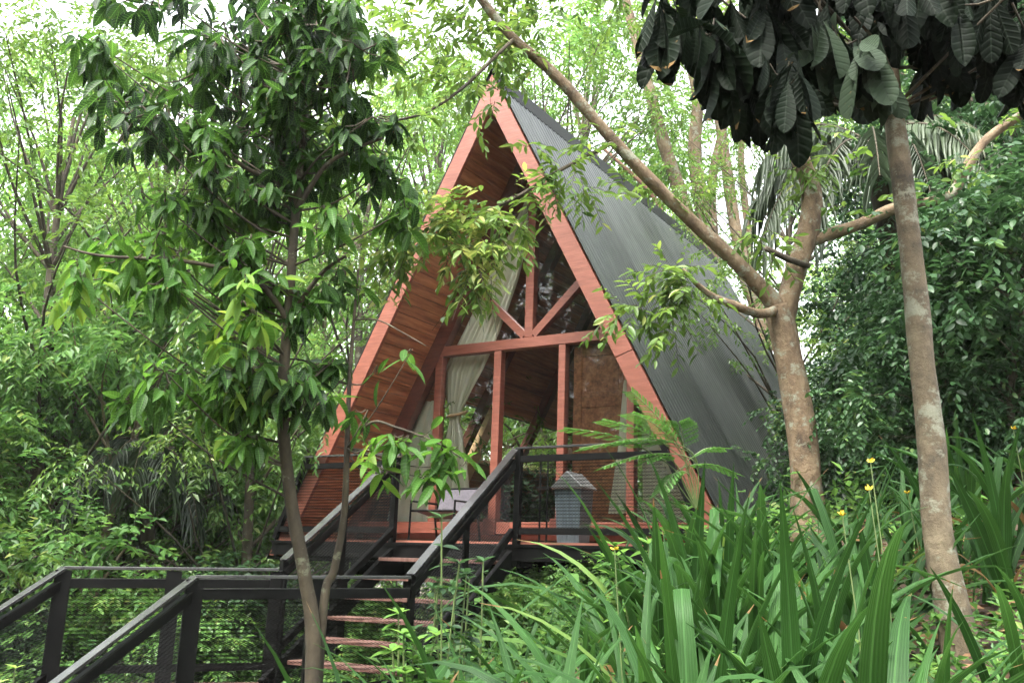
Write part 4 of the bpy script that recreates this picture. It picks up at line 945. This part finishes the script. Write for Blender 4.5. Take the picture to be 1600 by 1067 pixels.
# ---------------------------------------------------------------- weedy leafy plants
def weed(u,v,Y,n,label,leafL=.085,tb=.5,h=None,w=.16,m='L_mid'):
    tip = W(u,v,Y); g = gz(tip.x,Y); rt = strip_parent('leafy_weed',label,'plant',Vector((tip.x,Y,g))); b=MB(); P=[];D=[];N=[];T=[]
    for k in range(n):
        e = tip+Vector((R.uniform(-w,w),R.uniform(-w,w),R.uniform(-.28,0) if k else 0)); s0 = Vector((tip.x+R.uniform(-.05,.05),Y+R.uniform(-.05,.05),g)); mid = s0.lerp(e,.5)+Vector((R.uniform(-.05,.05),0,.03))
        q,_ = smoothline([s0,mid,e],[0]*3,8); b.tube(q,[.004]*len(q),4,False)
        for i,pt in enumerate(q[4:]):
            for j in range(2):
                a=R.uniform(0,6.28); P.append(pt); D.append((math.cos(a),math.sin(a),R.uniform(-.4,.35))); N.append((R.gauss(0,.3),R.gauss(0,.3),1)); T.append(tb+R.gauss(0,.2))
        for j in range(4):
            a=j*1.57+R.random(); P.append(q[-1]); D.append((math.cos(a),math.sin(a),.5)); N.append((0,0,1)); T.append(tb+.25)
    nn=len(P); L_=NR.uniform(.6,1.2,nn)*leafL; part_mesh(rt,'stem',b.mesh('stem')); part_mesh(rt,'foliage',leaves_mesh('wl',P,D,N,L_,L_*.42,np.array(T),T_ELL,m))
weed(725,810,4.3,5,'tall spotted weed before the foot of the upper stairs',.07,.35,w=.12,m='L_dark')
weed(700,910,4.6,6,'bushy weed beside the right stair handrail',.07,.35,m='L_dark')
weed(640,960,4.4,8,'low weed on the bank beneath the landing railing',.09,.5)
weed(1000,850,5.0,8,'leafy weed among the blades under the deck railing',.09,.45)
weed(5,1045,4.2,5,'bright small-leaved weed in the lower left corner',.05,.7,w=.05)
weed(1090,800,6.8,9,'round-leaved weed at the right foot of the barge board',.13,.45,w=.25)
weed(1180,800,7.2,8,'round-leaved weed under the roof eave by the forked trunk',.13,.35,w=.25)
# ---------------------------------------------------------------- feathery sapling before the deck
def feathery():
    base = W(1120,820,6.6); base.z = gz(base.x,base.y); rt = strip_parent('feathery_sapling','feathery fern-leaved sapling reaching across the right deck railing','plant',base)
    b=MB(); P=[];D=[];N=[];T=[]; top = W(1075,720,6.5)
    for (pu,pv,Y) in ((880,668,6.3),(905,700,6.3),(940,655,6.3),(960,690,6.3),(985,645,6.3),(1010,720,6.4),(940,730,6.3),(1130,700,6.5),(1060,660,6.4),(1030,770,6.4),(1150,740,6.5),(985,610,6.4)):
        e = W(pu,pv,Y); st_ = top+Vector((R.uniform(-.1,.05),0,R.uniform(-.1,.05))); mid = st_.lerp(e,.5)+Vector((0,0,.07))
        q,_ = smoothline([base.lerp(top,.7),st_,mid,e],[0]*4,6); b.tube(q,[.004]*len(q),4,False)
        for i in range(10,len(q)-1):
            d=(q[i+1]-q[i]).normalized(); s=d.cross(Vector((0,0,1))).normalized()
            for sg in (1,-1):
                r0=q[i]; dr=(d*.5+s*sg+Vector((0,0,-.15))).normalized(); ln=.13*(1-.3*abs(i-13)/5)
                for j in range(12):
                    f=(j+1)/12; pp=r0+dr*ln*f
                    for s2 in (1,-1): P.append(pp); D.append(d*s2*.9+dr*.4); N.append((R.gauss(0,.2),R.gauss(0,.2),1)); T.append(R.uniform(.3,.9))
    n=len(P); part_mesh(rt,'stem',b.mesh('stem')); part_mesh(rt,'foliage',leaves_mesh('fl',P,D,N,.026,.008,np.array(T),RH,'L_fern',False))
feathery()

# ================================================================== LIGHT
w = bpy.data.worlds.new('World'); sc.world = w; w.use_nodes = True; NT = w.node_tree; bg = NT.nodes['Background']
sky = NT.nodes.new('ShaderNodeTexSky'); sky.sky_type = 'NISHITA'; sky.sun_disc = False; sky.sun_elevation = rad(60); sky.sun_rotation = rad(-140); sky.dust_density = 4; sky.air_density = 1.2
hs = NT.nodes.new('ShaderNodeHueSaturation'); hs.inputs['Saturation'].default_value = .22
NT.links.new(sky.outputs[0],hs.inputs['Color']); NT.links.new(hs.outputs[0],bg.inputs['Color']); bg.inputs['Strength'].default_value = .15
sl = bpy.data.lights.new('sun','SUN'); sl.energy = 1.0; sl.angle = rad(22); sl.color = (1,.96,.88); so = bpy.data.objects.new('sun',sl); COL.objects.link(so)
az = rad(-140); el = rad(60); dirv = Vector((math.sin(az)*math.cos(el),math.cos(az)*math.cos(el),math.sin(el))); so.rotation_euler = dirv.to_track_quat('Z','Y').to_euler()
HAZE = .0006
if HAZE:
    b = MB(); b.box(-195,195,-65,265,-14,24); hz = b.build('haze','glass',kind='stuff',label='thin pale haze in the woods'); m = bpy.data.materials.new('haze'); m.use_nodes = True; N = m.node_tree.nodes
    N.remove(N['Principled BSDF']); v = N.new('ShaderNodeVolumePrincipled'); v.inputs['Density'].default_value = HAZE; v.inputs['Color'].default_value=(.9,.95,.88,1); m.node_tree.links.new(v.outputs[0],N['Material Output'].inputs['Volume']); hz.data.materials.clear(); hz.data.materials.append(m)
sc.view_settings.view_transform = 'Standard'; sc.view_settings.look = 'None'; sc.view_settings.exposure = 2.98; sc.view_settings.gamma = 1
sc.cycles.max_bounces = 8; sc.cycles.diffuse_bounces = 4; sc.cycles.glossy_bounces = 3; sc.cycles.transmission_bounces = 4; sc.cycles.transparent_max_bounces = 8
sc.cycles.use_denoising = True
sc.cycles.use_adaptive_sampling = True; sc.cycles.adaptive_threshold = .02
